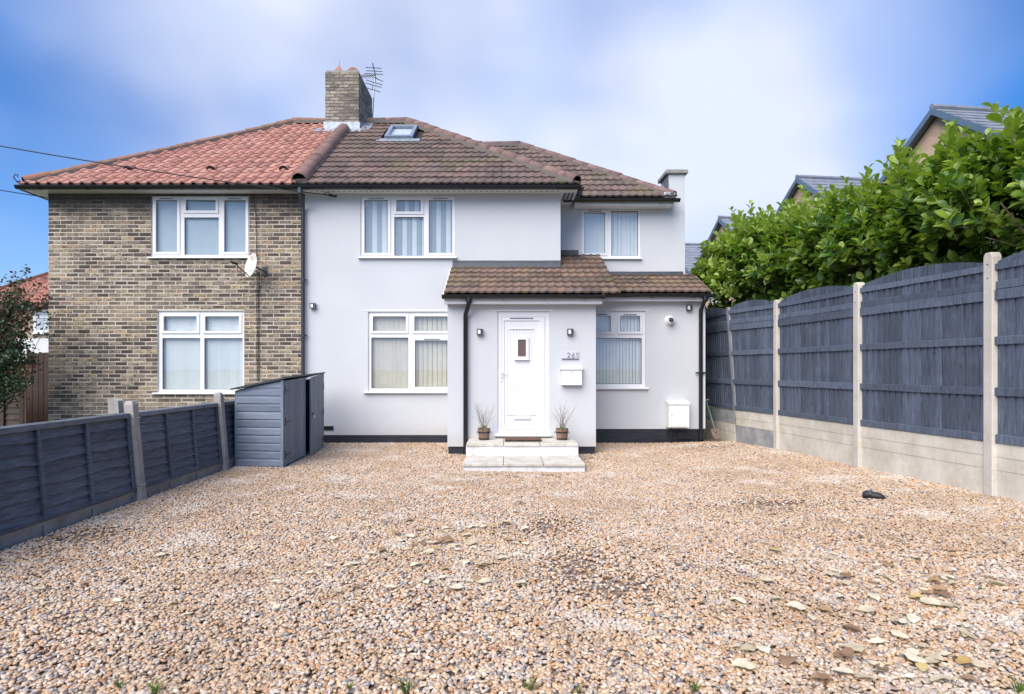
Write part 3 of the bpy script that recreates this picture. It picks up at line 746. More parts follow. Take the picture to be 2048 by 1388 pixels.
mb = MB(); mb.tube([(-3.56, CHY0+.06, CHT-.01), (-3.56, CHY0+.65, CHT-.01)], .14, 20); mb.build('chimney_pot', M['terracotta'], chim, smooth=True, angle=40)
c = Vector((-3.8, CHY1-.35, CHT+.03)); mb = MB(); mb.lathe(c, [(.12, 0), (.1, .2), (.13, .24), (.1, .25)], 16); mb.build('chimney_pot', M['terracotta'], chim)
# lead flashing at the chimney foot
n3 = Vector((0, -PITCH, 1)).normalized(); zc = lambda y: EZ+(y-EY)*PITCH
mb = MB(); mb.obox((-3.87, CHY0-.10, zc(CHY0-.10)+.055), (.56, 0, 0), slope*.13, n3*.006)
mb.obox((-3.80, CHY0-.004, zc(CHY0)+.12), (.42, 0, 0), (0, .005, 0), (0, 0, .09)); mb.build('lead_flashing', M['lead'], chim, bevel=.002)
mb = MB()
for k in range(4):
    y0 = CHY0+.02+k*.14; mb.prism([(CHX1+.018, y0, zc(y0)+.03), (CHX1+.018, y0+.13, zc(y0+.13)+.03), (CHX1+.018, y0+.1, zc(y0+.1)+.2), (CHX1+.018, y0+.01, zc(y0)+.14)], (.006, 0, 0))
mb.obox((CHX1+.13, CHY0+.16, zc(CHY0+.16)+.06), (.13, 0, 0), slope*.32, n3*.005); mb.build('lead_flashing', M['lead'], chim)

# grey house walls
gu = hole(721, 910, 391, 514, YM); gl_ = hole(736, 909, 624, 783, YM)
eu = hole(1162, 1281, 416, 516, YE); el = hole(1172, 1291, 622, 775, YM)
XE = 3.545; XLN = 3.68
wg = MB(); wg.plate(XM, XR, .138, WT, YM, YM+.3, [gu, gl_])
wg.box(XR-.3, XR, YM+.302, YBACK, .138, WT)
wg.box(XM, XR, YBACK+.002, YBACK+.3, -.1, WT)
wg.plate(XR+.001, XE, 2.4, 4.64, YE, YE+.3, [eu]); wg.box(XE-.3, XE, YE+.302, YBACK, 0, 4.64); wg.box(XR+.001, XE-.302, YBACK-.3, YBACK, 0, 4.64)
wall_g = wg.build('wall', M['render'], gh)
PX0, PX1 = -.97, 1.49
dh = hole(995, 1098, 622, 868, YP)
wl = MB(); wl.plate(PX1+.001, XLN, .25, 2.68, YM, YM+.25, [(max(el[0], PX1+.02), el[1], el[2], el[3])]); wl.box(XLN-.2, XLN, YM+.252, 14.5, .25, 2.68)
wl.build('wall', M['render'], gh)['label'] = 'single-storey side extension wall with white meter box'
wp = MB(); wp.plate(PX0, PX1, .075, 2.52, YP, YP+.2, [dh]); wp.box(PX0, PX0+.2, YP+.202, YM-.001, .075, 2.56); wp.box(PX1-.2, PX1, YP+.202, YM-.001, .075, 2.56)
wp.build('wall', M['render'], gh)['label'] = 'front wall of the projecting porch'
# small roof-line infill and thin render stops over the openings
mb = MB()
for (a, b, py, D) in ((727, 895, 621.5, YM), (981, 1107, 622, YP), (1194, 1300, 621, YM)):
    mb.box(XX(a, D), XX(b, D), D-.006, D+.001, ZZ(py, D), ZZ(py-1, D)+.006)
mb.build('render_stop_bead', M['dark_grey'] if False else M['white_box'], gh)
# plinths
mb = MB(); mb.box(XM+.001, PX0-.001, YM-.012, YM+.3, -.12, .138); pl1 = mb.build('plinth', M['black_paint'], gh)
mb = MB(); mb.box(PX1+.001, XLN-.012, YM+.022, YM+.25, -.12, .249); mb.box(XLN-.2, XLN-.015, YM+.25, 14.5, -.12, .249); pl2 = mb.build('plinth', M['black_paint'], gh)
mb = MB(); mb.box(PX0+.015, PX1-.015, YP+.022, YP+.2, -.2, .074); mb.box(PX0+.015, PX0+.2, YP+.2, YM-.02, -.2, .074); mb.box(PX1-.2, PX1-.015, YP+.2, YM-.02, -.2, .074); pl3 = mb.build('plinth', M['black_paint'], gh)
brickwork(pl2, PX1+.05, XLN-.012, -.05, .25, YM+.025, [(XX(1356, YM), XX(1384, YM), .09, .19)], M['black_paint'], 60, seed=21)
brickwork(pl3, PX0+.015, -.62, -.15, .075, YP+.025, [], M['black_paint'], 20, seed=22)
brickwork(pl3, 1.12, PX1-.015, -.15, .075, YP+.025, [], M['black_paint'], 20, seed=23)
# windows
window(gh, 721, 910, 391, 514, YM, [(728, 776, 399, 506, 3), (792, 842, 399, 423, 1), (788, 847, 433, 511, 0), (857, 905, 399, 506, 3)], 'stripe', (717, 914), label='three-light upper window with striped vertical blinds')
window(gh, 736, 909, 624, 783, YM, [(745, 812, 632, 662, 1), (828, 899, 632, 662, 1), (742, 816, 675, 777, 0), (829, 899, 680, 774, 3)], 'beige', (728, 912), label='lower window beside the porch with blinds tinted cream as if warmly lit')
window(gh, 1162, 1281, 416, 516, YE, [(1168, 1211, 424, 506, 3), (1223, 1277, 421, 511, 0)], 'vertical', (1157, 1283), label='two-light window in the recessed upper wall')
window(gh, 1172, 1291, 622, 775, YM, [(1182, 1222, 631, 663, 3), (1240, 1281, 631, 663, 3), (1178, 1284, 676, 768, 0)], 'narrow', (1172, 1296), label='window right of the porch with one wide lower pane')

# front door in the porch
X = lambda p: XX(p, YP); Z = lambda p: ZZ(p, YP)
mb = MB(); mb.plate(X(995), X(1098), Z(868), Z(622), YP+.03, YP+.1, [(X(1003), X(1090), Z(860), Z(633))]); dfr = mb.build('door_frame', M['upvc'], gh, bevel=.004)
mb = MB(); mb.prism([(X(989), YP-.07, Z(872)), (X(989), YP-.07, Z(869)), (X(989), YP+.03, Z(867)), (X(989), YP+.03, Z(872))], (X(1102)-X(989), 0, 0)); mb.build('door_sill', M['upvc'], dfr, bevel=.003)
gx0, gx1, gz0, gz1 = X(1036), X(1052), Z(713), Z(679)
mb = MB(); yd = YP+.02
mb.plate(X(1003.5), X(1089.5), Z(859.5), Z(633.5), yd, yd+.05, [(X(1008), X(1080), Z(852), Z(641))]); 
mb.plate(X(1008), X(1080), Z(852), Z(641), yd+.018, yd+.05, [(X(1015), X(1070), Z(829), Z(659)), (gx0, gx1, gz0, gz1)])
door = mb.build('front_door', M['upvc'], gh, bevel=.004)
# tongue and groove panel
n = 9; pw = (X(1070)-X(1015))/n
for i in range(n):
    a = X(1015)+i*pw+.0035; b = a+pw-.007
    hs = [(gx0-.045, gx1+.045, gz0-.05, gz1+.045)]
    m_ = MB(); m_.plate(a, b, Z(829)+.002, Z(659)-.002, yd+.024, yd+.05, hs)
    m_.build('panel', M['upvc'], door, bevel=.004)
mb = MB(); mb.box(X(1015), X(1070), yd+.034, yd+.05, Z(829), Z(659)); mb.build('panel_backing', M['upvc'], door)
mb = MB(); mb.plate(gx0-.045, gx1+.045, gz0-.045, gz1+.04, yd-.006, yd+.033, [(gx0, gx1, gz0, gz1)]); mb.box(gx0-.06, gx1+.06, yd-.02, yd+.02, gz0-.06, gz0-.046); mb.build('light_surround', M['upvc'], door, bevel=.004)
mb = MB(); mb.box(gx0-.002, gx1+.002, yd+.012, yd+.02, gz0-.002, gz1+.002); mb.build('pane', M['brown_glass'], door)
mb = MB(); cxg = (gx0+gx1)/2; hw = (gx1-gx0)/2; lead = lambda a, b: mb.tube([(a[0], yd+.01, a[1]), (b[0], yd+.01, b[1])], .0025, 5)
zq = [gz0+(gz1-gz0)*t for t in (.16, .27, .38, .62, .73, .84)]
for (z0_, z1_, z2_) in ((zq[0], zq[1], zq[2]), (zq[3], zq[4], zq[5])):
    for s_ in (-1, 1): lead((cxg, z0_), (cxg+s_*hw*.5, z1_)); lead((cxg+s_*hw*.5, z1_), (cxg, z2_)); lead((cxg+s_*hw*.5, z1_), (cxg+s_*hw, z1_))
lead((cxg, gz0), (cxg, zq[0])); lead((cxg, zq[2]), (cxg, zq[3])); lead((cxg, zq[5]), (cxg, gz1)); mb.build('leading', M['dark_grey'], door)
mb = MB(); mb.box(X(1027), X(1061), yd-.008, yd+.019, Z(839), Z(832)); mb.box(X(1029), X(1059), yd-.013, yd-.0075, Z(837.5), Z(833.5)); mb.build('letter_slot', M['upvc'], door, bevel=.003)
mb = MB(); mb.box(X(1015)-.02, X(1070)+.02, yd+.004, yd+.02, Z(829)-.012, Z(829)-.004); mb.box(X(1020), X(1066), yd+.008, yd+.02, Z(659)+.006, Z(659)+.014); mb.build('moulding', M['upvc'], door, bevel=.002)
mb = MB(); mb.box(X(1000), X(1005), yd-.012, yd, Z(762), Z(740)); mb.tube([(X(1002.5), yd-.01, Z(745.5)), (X(1002.5), yd-.05, Z(745.5)), (X(1014), yd-.05, Z(745.7))], .009, 8); mb.build('door_handle', M['upvc'], door, bevel=.002)
mb = MB(); mb.tube([(X(1002.5), yd-.016, Z(756)), (X(1002.5), yd-.011, Z(756))], .009, 10); mb.build('keyhole', M['dark_grey'], door)
mb = MB(); mb.box(X(1020), X(1067), yd-.008, yd+.001, Z(637.2), Z(635.6)); mb.build('trickle_vent', M['dark_grey'], door)

# roofs of the grey house
VALX = lambda y: XER-(y-11.95)
RUN2 = 2.93; EY2 = 11.95; EZ2 = 4.67; XE2 = 3.27; RY2 = EY2+RUN2; RZ2 = EZ2+RUN2*PITCH; RX2 = XE2-RUN2; SL2 = RUN2*math.sqrt(1+PITCH**2)
roof_g = shell(gh, [[(XM+.001, EY, EZ), (XER, EY, EZ), (RXR, RY, RZ), (XM+.001, RY, RZ)], [(XER, EY, EZ), (XER, YB2, EZ), (RXR, RY, RZ)], [(XM+.001, RY, RZ), (RXR, RY, RZ), (XER, YB2, EZ), (XM+.001, YB2, EZ)]])
sk = [XX(765, 13.7)-(XM), XX(818, 13.7)-(XM)]
skx0, skx1, skv0, skv1 = -2.66, -2.04, 2.93, 3.92
tot = 0
tot += tiled_slope(roof_g, (XM+.06, EY-.02, EZ), (1, 0, 0), slope, XER-XM, SL, 'roman', .3, .322, M['tile_brown'],
    [hipR], [(-9, CHX1-XM-.06+.1, vch-.05, 99), (skx0-XM-.06-.05, skx1-XM-.06+.05, skv0, skv1)], 220, 8)
rgt = Vector((-1, 0, PITCH)).normalized()
tiled_slope(roof_g, (XER, EY, EZ), (0, 1, 0), rgt, 2*RUN, SL, 'roman', .3, .322, M['tile_brown'], [((XER, EY, 0), (-1, -1, 0)), ((XER, YB2, 0), (-1, 1, 0))], [], 0, 9)
cap_line(roof_g, (XER-.03, EY+.03, EZ+.07), (RXR, RY, RZ+.05), .115, M['ridge'], seed=4)
cap_line(roof_g, (RXR, RY, RZ+.05), (CHX1, RY, RZ+.05), .105, M['ridge'])
cap_line(roof_g, (XM, EY-.01, EZ+.075), (XM, CHY0-.12, zc(CHY0-.12)+.075), .14, M['ridge'], bed=True, seed=6)
# extension roof
roof_e = shell(gh, [[(XER+.01, EY2, EZ2), (XE2, EY2, EZ2), (RX2, RY2, RZ2), (-1.62, RY2, RZ2)], [(XE2, EY2, EZ2), (XE2, RY2+RUN2, EZ2), (RX2, RY2, RZ2)]])
tiled_slope(roof_e, (XER-.4-2.7, EY2-.02, EZ2), (1, 0, 0), slope, XE2-XER+3.3, SL2, 'roman', .3, .322, M['tile_brown'],
    [((XE2, EY2, 0), (1, 1, 0)), ((XER+.02, EY2, 0), (-1, -1, 0))], [], 60, 10)
tiled_slope(roof_e, (XE2, EY2, EZ2), (0, 1, 0), rgt, 2*RUN2, SL2, 'roman', .3, .322, M['tile_brown'], [((XE2, EY2, 0), (-1, -1, 0)), ((XE2, RY2+RUN2, 0), (-1, 1, 0))], [], 0, 9)
cap_line(roof_e, (XE2-.02, EY2+.02, EZ2+.05), (RX2, RY2, RZ2+.05), .085, M['ridge'], seed=9, L=.44)
cap_line(roof_e, (RX2, RY2, RZ2+.05), (-1.5, RY2, RZ2+.05), .085, M['ridge'])
# porch roof (runs up to the main wall and, beyond its corner, to the recessed wall)
PS = .453; pslope = Vector((0, 1, PS)).normalized(); PEY, PEZ = 10.06, 2.58; pz = lambda y: PEZ+(y-PEY)*PS
PEX0, PEX1 = -1.008, 1.57
roof_p = shell(gh, [[(PEX0, PEY, PEZ), (PEX1, PEY, PEZ), (PEX1, YM-.002, pz(YM)), (PEX0, YM-.002, pz(YM))], [(XR+.004, YM, pz(YM)), (PEX1, YM, pz(YM)), (PEX1, YE-.004, pz(YE)), (XR+.004, YE-.004, pz(YE))]])
k = math.sqrt(1+PS*PS)
tiled_slope(roof_p, (PEX0, PEY-.02, PEZ), (1, 0, 0), pslope, 2.578, (YM-PEY)*k-.01, 'roman', .2865, .292, M['tile_porch'], [], [], 60, 12)
tiled_slope(roof_p, (XR+.006, YM-.05, pz(YM-.05)+.02), (1, 0, 0), pslope, .56, (YE-YM)*k, 'roman', .28, .292, M['tile_porch'], [((0, YE-.01, 0), (0, 1, 0))], [], 20, 13)
mb = MB()
for (a, b) in ((PEX0-.025, PEX0-.003), (PEX1+.003, PEX1+.025)):
    ye = YM-.003 if a < 0 else YE-.004
    mb.prism([(a, PEY, PEZ+.0), (a, ye, pz(ye)+.0), (a, ye, pz(ye)-.09), (a, PEY, PEZ-.09)], (b-a, 0, 0))
mb.build('verge_board', M['white_box'], roof_p)
# side lean-to roof
LEY, LEZ = 11.27, 2.745; lz = lambda y: LEZ+(y-LEY)*PS
roof_l = shell(gh, [[(PEX1+.03, LEY, LEZ), (3.72, LEY, LEZ), (3.72, YE-.002, lz(YE)), (PEX1+.03, YE-.002, lz(YE))]])
tiled_slope(roof_l, (PEX1+.03, LEY-.02, LEZ), (1, 0, 0), pslope, 2.12, (YE-LEY)*k-.01, 'roman', .3, .26, M['tile_porch'], [((3.74, 0, 0), (1, 0, 0))], [], 60, 14)
mb = MB(); mb.prism([(3.745, LEY, LEZ+.01), (3.745, YE, lz(YE)+.01), (3.745, YE, lz(YE)-.08), (3.745, LEY, LEZ-.08)], (.02, 0, 0)); mb.build('verge_board', M['white_box'], roof_l)
# flashings
def flash(a, b, D, py0, py1, nm='flashing'):
    m_ = MB(); z0_, z1_ = ZZ(py1, D), ZZ(py0, D); n_ = 9
    v = []; 
    for i in range(n_+1):
        x = a+(b-a)*i/n_; v += [(x, D-.006-random.random()*.006, z1_-.004*random.random()), (x, D-.02-random.random()*.012, z0_), (x, D-.07, z0_-.03)]
    m_.add(v, [(3*i, 3*i+3, 3*i+4, 3*i+1) for i in range(n_)]+[(3*i+1, 3*i+4, 3*i+5, 3*i+2) for i in range(n_)]); m_.build(nm, M['bitumen'], gh, smooth=True)
flash(XX(905, YM), XR-.001, YM, 521, 539); flash(XR+.01, XX(1157, YE), YE, 500, 516); flash(XX(1181, YE), XX(1366, YE), YE, 543, 556)
mb = MB(); mb.prism([(XR+.004, YM, pz(YM)+.04), (XR+.004, YE-.01, pz(YE)+.04), (XR+.004, YE-.01, pz(YE)+.18), (XR+.004, YM, pz(YM)+.18)], (.008, 0, 0)); mb.build('flashing', M['bitumen'], gh)
# soffits, fascias
mb = MB(); mb.box(XM+.001, XER-.03, EY+.05, YM-.002, WT-.03, WT); mb.box(XR+.002, XER-.03, YM, EY2+.3, WT-.03, WT); mb.build('soffit', M['upvc'], gh)
mb = MB(); mb.box(XM+.001, XER-.02, EY+.03, EY+.05, WT-.04, EZ+.01); mb.box(XER-.03, XER-.01, EY+.05, EY2+.2, WT-.04, EZ+.01); mb.build('fascia', M['white_box'], gh)
mb = MB()
for i in range(46): mb.box(XM+.14+i*.1, XM+.2+i*.1, EY+.12, EY+.145, WT-.0325, WT-.0301)
for i in range(6):
    for j_ in range(3): mb.box(XR+.06+j_*.07, XR+.11+j_*.07, YM-.05+i*.09, YM+.02+i*.09, WT-.0325, WT-.0301)
mb.build('soffit_vent', M['dark_grey'], gh)
mb = MB(); mb.box(XER+.02, XE2-.02, EY2+.03, EY2+.05, 4.53, EZ2+.01); mb.box(XER+.02, XE2-.02, EY2+.051, YE-.002, 4.53, 4.55); mb.build('fascia', M['upvc'], gh)
mb = MB(); mb.box(PEX0+.002, PEX1-.002, PEY+.02, PEY+.04, PEZ-.155, PEZ-.015); mb.box(PEX0+.002, PEX1-.002, PEY+.041, YP-.002, PEZ-.155, PEZ-.135); mb.build('fascia', M['upvc'], gh, bevel=.002)
mb = MB(); mb.box(PEX1+.03, 3.72, LEY+.02, LEY+.04, LEZ-.14, LEZ-.015); mb.box(PEX1+.03, 3.72, LEY+.041, YM-.002, LEZ-.14, LEZ-.12); mb.build('fascia', M['upvc'], gh)
gutter(gh, (XM+.002, EY-.02, EZ-.02), (XER+.05, EY-.02, EZ-.02), brackets=6)
gutter(gh, (XER+.05, EY+.03, EZ-.025), (XER+.05, EY2-.08, EZ-.025), brackets=1)
gutter(gh, (XER-.2, EY2-.03, EZ2-.03), (XE2+.08, EY2-.03, EZ2-.03), brackets=3)
gutter(gh, (PEX0-.03, PEY-.04, PEZ-.02), (PEX1+.03, PEY-.04, PEZ-.02), brackets=4)
gutter(gh, (PEX1-.08, LEY-.04, LEZ-.02), (3.79, LEY-.04, LEZ-.02), brackets=3)
def downpipe(parent, pts, r=.034, clips=(), label=None, mat=None):
    m_ = MB(); P0 = [Vector(p) for p in pts]; m_.tube(P0, r, 12); o = m_.build('downpipe', mat or M['gloss_black'], parent, smooth=True, angle=50)
    if label: o['label'] = label
    for (p, wd) in clips:
        b = MB(); p = Vector(p); b.tube([p-Vector((0, 0, .025)), p+Vector((0, 0, .025))], r+.006, 12); b.box(p.x-wd, p.x+wd, p.y+.01, p.y+.03, p.z-.012, p.z+.012); b.build('pipe_clip', mat or M['gloss_black'], o)
    # hopper outlet
    b = MB(); b.tube([P0[0]+Vector((0, 0, .05)), P0[0]-Vector((0, 0, .06))], r+.012, 12); b.build('gutter_outlet', mat or M['gloss_black'], o, smooth=True, angle=50)
    return o
x = XX(608.5, YM-.06)
downpipe(gh, [(x+.01, EY-.02, EZ-.1), (x+.01, EY-.0, EZ-.2), (x-.02, YM-.07, EZ-.35), (x-.02, YM-.07, .1)], .036, [((x-.02, YM-.07, z_), .075) for z_ in (3.0, 1.98, .9)], 'black downpipe on the party line between the two houses', simple('faded_black_pipe', (.04, .048, .065), .45))
x = XX(931, YP-.07); xg = XX(938, PEY)
downpipe(gh, [(xg, PEY-.04, PEZ-.08), (xg, PEY-.04, PEZ-.16), (x, YP-.06, PEZ-.33), (x, YP-.06, -.03)], .038, [((x, YP-.06, .0), .05)], 'black downpipe on the left of the porch front')
x = XX(1402, YM-.07); xg = XX(1409, LEY)
downpipe(gh, [(xg, LEY-.04, LEZ-.08), (xg, LEY-.04, LEZ-.13), (x, YM-.06, LEZ-.3), (x, YM-.06, .06)], .036, [((x, YM-.06, 1.29), .09), ((x, YM-.06, .12), .05)], 'black downpipe at the right corner of the side extension')
mb = MB(); mb.box(XLN-.045, XLN+.004, YM-.016, YM-.001, .26, 2.6); mb.build('corner_trim', M['upvc'], gh)
# parapet on the right
mb = MB(); mb.box(3.22, XE, YE, 12.85, 4.641, 5.22); mb.build('parapet', M['render'], gh)
mb = MB(); mb.box(3.16, XE+.05, YE-.06, 12.9, 5.221, 5.3); mb.build('coping_stone', M['coping'], gh, bevel=.012)
mb = MB(); mb.prism([(3.215, YE-.02, 4.86), (3.215, 12.7, 5.16), (3.215, 12.7, 5.2), (3.215, YE+.0, 5.2)], (-.012, 0, 0)); mb.build('lead_flashing', M['dark_grey'], gh)
mb = MB(); mb.box(3.05, 3.28, EY2-.02, EY2+.3, 4.66, 4.78); mb.build('lead_flashing', M['lead'], gh, bevel=.02)
# skylight
sl0 = Vector((0, EY, EZ)); 
def onroof(x, v, h): return Vector((x, EY, EZ))+slope*v+n3*h
mb = MB(); cxs = (skx0+skx1)/2; hvs = (skv0+skv1)/2
for (a, b, c_, d_) in ((skx0, skx0+.075, skv0+.02, skv1), (skx1-.075, skx1, skv0+.02, skv1), (skx0+.075, skx1-.075, skv0+.02, skv0+.11), (skx0+.075, skx1-.075, skv1-.09, skv1)):
    mb.obox(onroof((a+b)/2, (c_+d_)/2, .07), ((b-a)/2, 0, 0), slope*(d_-c_)/2, n3*.05)
skf = mb.build('skylight', simple('blue_grey_skylight_frame', (.2, .25, .32), .4), gh, bevel=.005)
mb = MB(); mb.obox(onroof(cxs, hvs, .075), ((skx1-skx0)/2-.076, 0, 0), slope*((skv1-skv0)/2-.09), n3*.004); mb.build('pane', M['glass'], skf)
mb = MB(); mb.obox(onroof(cxs, hvs, .04), ((skx1-skx0)/2-.076, 0, 0), slope*((skv1-skv0)/2-.09), n3*.003); mb.build('blind', M['blind_white'], skf)
mb = MB(); mb.obox(onroof(cxs, skv0-.06, .05), ((skx1-skx0)/2+.16, 0, 0), slope*.1, n3*.004); mb.build('apron_flashing', M['lead'], skf)
# air brick and underfloor vent
mb = MB(); mb.plate(XX(643, YM), XX(667, YM), ZZ(861, YM), ZZ(852, YM), YM-.008, YM+.01, [(XX(644.5, YM), XX(665.5, YM), ZZ(859.8, YM), ZZ(853.2, YM))]); mb.build('air_brick', M['dark_grey'], gh)
mb = MB(); mb.box(XX(644, YM), XX(666, YM), YM-.003, YM-.001, ZZ(860, YM), ZZ(853, YM)); mb.build('air_brick_mouth', M['iron'], gh)
mb = MB(); x0 = XX(1356, YM); x1 = XX(1383, YM); mb.box(x0, x1, YM-.01, YM+.02, .085, .19); mb.box(x0-.02, x1+.02, YM-.03, YM+.0, .065, .083); mb.build('underfloor_vent', M['iron'], gh)
mb = MB(); x = XX(1340, YM); mb.tube([(x, YM-.05, .26), (x, YM-.05, -.02)], .016, 8); mb.build('gas_pipe', M['iron'], gh)

# ---------------------------------------------------------------- entrance steps
st = thing('entrance_steps', 'two worn white steps topped with grey paving slabs below the front door', 'steps', (.25, 9.3, -.09))
mb = MB(); mb.prism([(-.60, 9.47, -.2), (1.095, 9.47, -.2), (1.095, 9.47, .172), (-.60, 9.47, .172)], (0, YP-9.47+.03, 0)); mb.build('riser', M['step_white'], st, bevel=.012)
mb = MB(); mb.prism([(-.585, 8.67, -.2), (1.09, 8.67, -.2), (1.09, 8.67, -.006), (-.585, 8.67, -.006)], (0, .79, 0)); mb.build('riser', M['step_white'], st, bevel=.012)
for (y0, y1, zt) in ((9.45, 10.24, .216), (8.65, 9.465, .038)):
    cuts = [-.612, -.035, .525, 1.11]
    for i in range(3):
        mb = MB(); e = .004; z0 = zt-.043+(random.random()*.003); mb.box(cuts[i]+e, cuts[i+1]-e, y0+random.uniform(-.006, .006), y1, z0, zt+random.uniform(-.002, .002)); mb.build('slab', M['slab'], st, bevel=.006)
mb = MB(); mb.box(-.6, 1.1, 9.5, YP, .172, .18); mb.build('mortar_bed', M['mortar'], st)

mt = thing('doormat', 'thin brown coir doormat lying on the top step in front of the door', 'doormat', (XX(1046, 9.9), 9.9, .219))
mb = MB(); cxm = XX(1046, 9.95)
n = 14; v = []
for i in range(n+1):
    x = cxm-.29+.58*i/n; z = .222+.004*math.sin(i*1.3)+.003
    v += [(x, 9.72, z), (x, 10.1, z), (x, 9.72, z+.022), (x, 10.1, z+.022)]
mb.add(v, [(4*i+2, 4*i+6, 4*i+7, 4*i+3) for i in range(n)]+[(4*i, 4*i+4, 4*i+6, 4*i+2) for i in range(n)]+[(4*i+3, 4*i+7, 4*i+5, 4*i+1) for i in range(n)]+[(0, 2, 3, 1), (4*n, 4*n+1, 4*n+3, 4*n+2)])
mb.build('mat', M['coir'], mt, bevel=.003)
for i in range(2):
    mb = MB(); mb.bar((cxm-.29, 9.72+.38*i, .243), (cxm+.29, 9.72+.38*i, .243), .014, .008); mb.build('edging', M['rubber'], mt)

def pot(px, label, seed):
    D = 9.98; x = XX(px, D); base = Vector((x, D, .218)); rr = random.Random(seed)
    t = thing('plant_pot', label, 'plant pot', base, 'pots of bare twigs flanking the front door')
    n = 14
    for i in range(n):
        a0, a1 = 2*math.pi*i/n+.02, 2*math.pi*(i+1)/n-.02; m_ = MB(); v = []
        h = .183+rr.uniform(-.004, .004)
        for (rad, z) in ((.082, 0), (.105, h)):
            for a in (a0, a1): v.append(base+Vector((math.cos(a)*rad, math.sin(a)*rad, z)))
            for a in (a0, a1): v.append(base+Vector((math.cos(a)*(rad-.014), math.sin(a)*(rad-.014), z)))
        m_.add(v, [(0, 1, 5, 4), (3, 2, 6, 7), (4, 5, 7, 6), (1, 3, 7, 5), (2, 0, 4, 6)]); m_.build('stave', M['pot_wood'], t)
    for z, rad in ((.115, .0985), (.012, .0855)):
        m_ = MB(); m_.lathe(base+Vector((0, 0, z)), [(rad-.004, 0), (rad+.003, .0), (rad+.0045, .018), (rad-.002, .018)], 24); m_.build('hoop', M['iron'], t)
    m_ = MB(); m_.lathe(base, [(.07, .01), (.085, .155), (.02, .165)], 16); m_.build('soil', M['soil'], t)
    m_ = MB()
    for s_ in (-1, 1): m_.tube([base+Vector((s_*.105, 0, .10)), base+Vector((s_*.12, -.01, .12)), base+Vector((s_*.11, 0, .14))], .005, 6)
    m_.build('handle', M['iron'], t)
    pm = MB()
    for i in range(18):
        p = base+Vector((rr.uniform(-.035, .035), rr.uniform(-.03, .03), .15)); d = Vector((rr.uniform(-.35, .35), rr.uniform(-.3, .3), 1)).normalized(); pts = [p.copy()]; L = rr.uniform(.24, .46)
        for k_ in range(6):
            d = (d+Vector((rr.uniform(-.22, .22), rr.uniform(-.2, .2), .05))).normalized(); p = p+d*L/6; pts.append(p.copy())
            if k_ > 1 and rr.random() < .75:
                q = p.copy(); dd = (d+Vector((rr.uniform(-.8, .8), rr.uniform(-.6, .6), .3))).normalized(); qs = [q.copy()]
                for _ in range(3): dd = (dd+Vector((rr.uniform(-.3, .3), rr.uniform(-.3, .3), .1))).normalized(); q = q+dd*.035; qs.append(q.copy())
                pm.tube(qs, .0016, 4, .0008)
        pm.tube(pts, .0032, 5, .0012)
    for s_ in (-1, 1):
        pm.tube([base+Vector((0, 0, .16)), base+Vector((s_*.08, 0, .3)), base+Vector((s_*.15, 0, .37)), base+Vector((s_*.2, 0, .375))], .0022, 4, .0009)
    pm.build('twigs', M['twig'], t)
    lm = MB(); 
    for i in range(34):
        c_ = base+Vector((rr.uniform(-.09, .05), rr.uniform(-.09, .05), .175+rr.uniform(0, .06))); a = Vector((rr.uniform(-1, 1), rr.uniform(-1, 1), rr.uniform(-.2, .8))).normalized()*.016; b_ = a.orthogonal().normalized()*.008
        lm.cur = rr.random(); lm.add([c_-a, c_+b_, c_+a, c_-b_], [(0, 1, 2, 3)])
    lm.build('sprouting_leaves', M['grass'], t)
pot(968, 'wooden half-barrel pot of bare twigs left of the front door', 1)
pot(1124, 'wooden half-barrel pot of bare twigs right of the front door', 2)

# ---------------------------------------------------------------- fittings on the walls
def wall_light(px, py, D, label, face=-1):
    t = thing('wall_light', label, 'wall light', P(px, py, D), 'square steel wall lights'); X = lambda p: XX(p, D); Z = lambda p: ZZ(p, D)
    c = P(px, py, D); h = .05
    m_ = MB(); m_.box(c.x-.02, c.x+.02, D-.012, D-.001, c.z-.03, c.z+.03); m_.build('back_plate', M['steel'], t)
    m_ = MB(); m_.plate(c.x-h, c.x+h, c.z-h, c.z+h, D-.075, D-.012, [(c.x-h+.014, c.x+h-.014, c.z-h+.014, c.z+h-.014)]); m_.build('housing', M['dark_grey'], t, bevel=.003)
    m_ = MB(); m_.box(c.x-.034, c.x+.012, D-.07, D-.03, c.z-.034, c.z+.034); m_.build('lens', M['white_box'], t, bevel=.003)
wall_light(960, 664, YP, 'square steel wall light on the porch left of the door')
wall_light(1140, 664, YP, 'square steel wall light on the porch right of the door above the number plate')
wall_light(1377, 616, YM, 'square steel wall light high at the right corner of the side extension')
wall_light(627, 612, YM, 'square steel wall light left of the cream-blind window near the party wall')

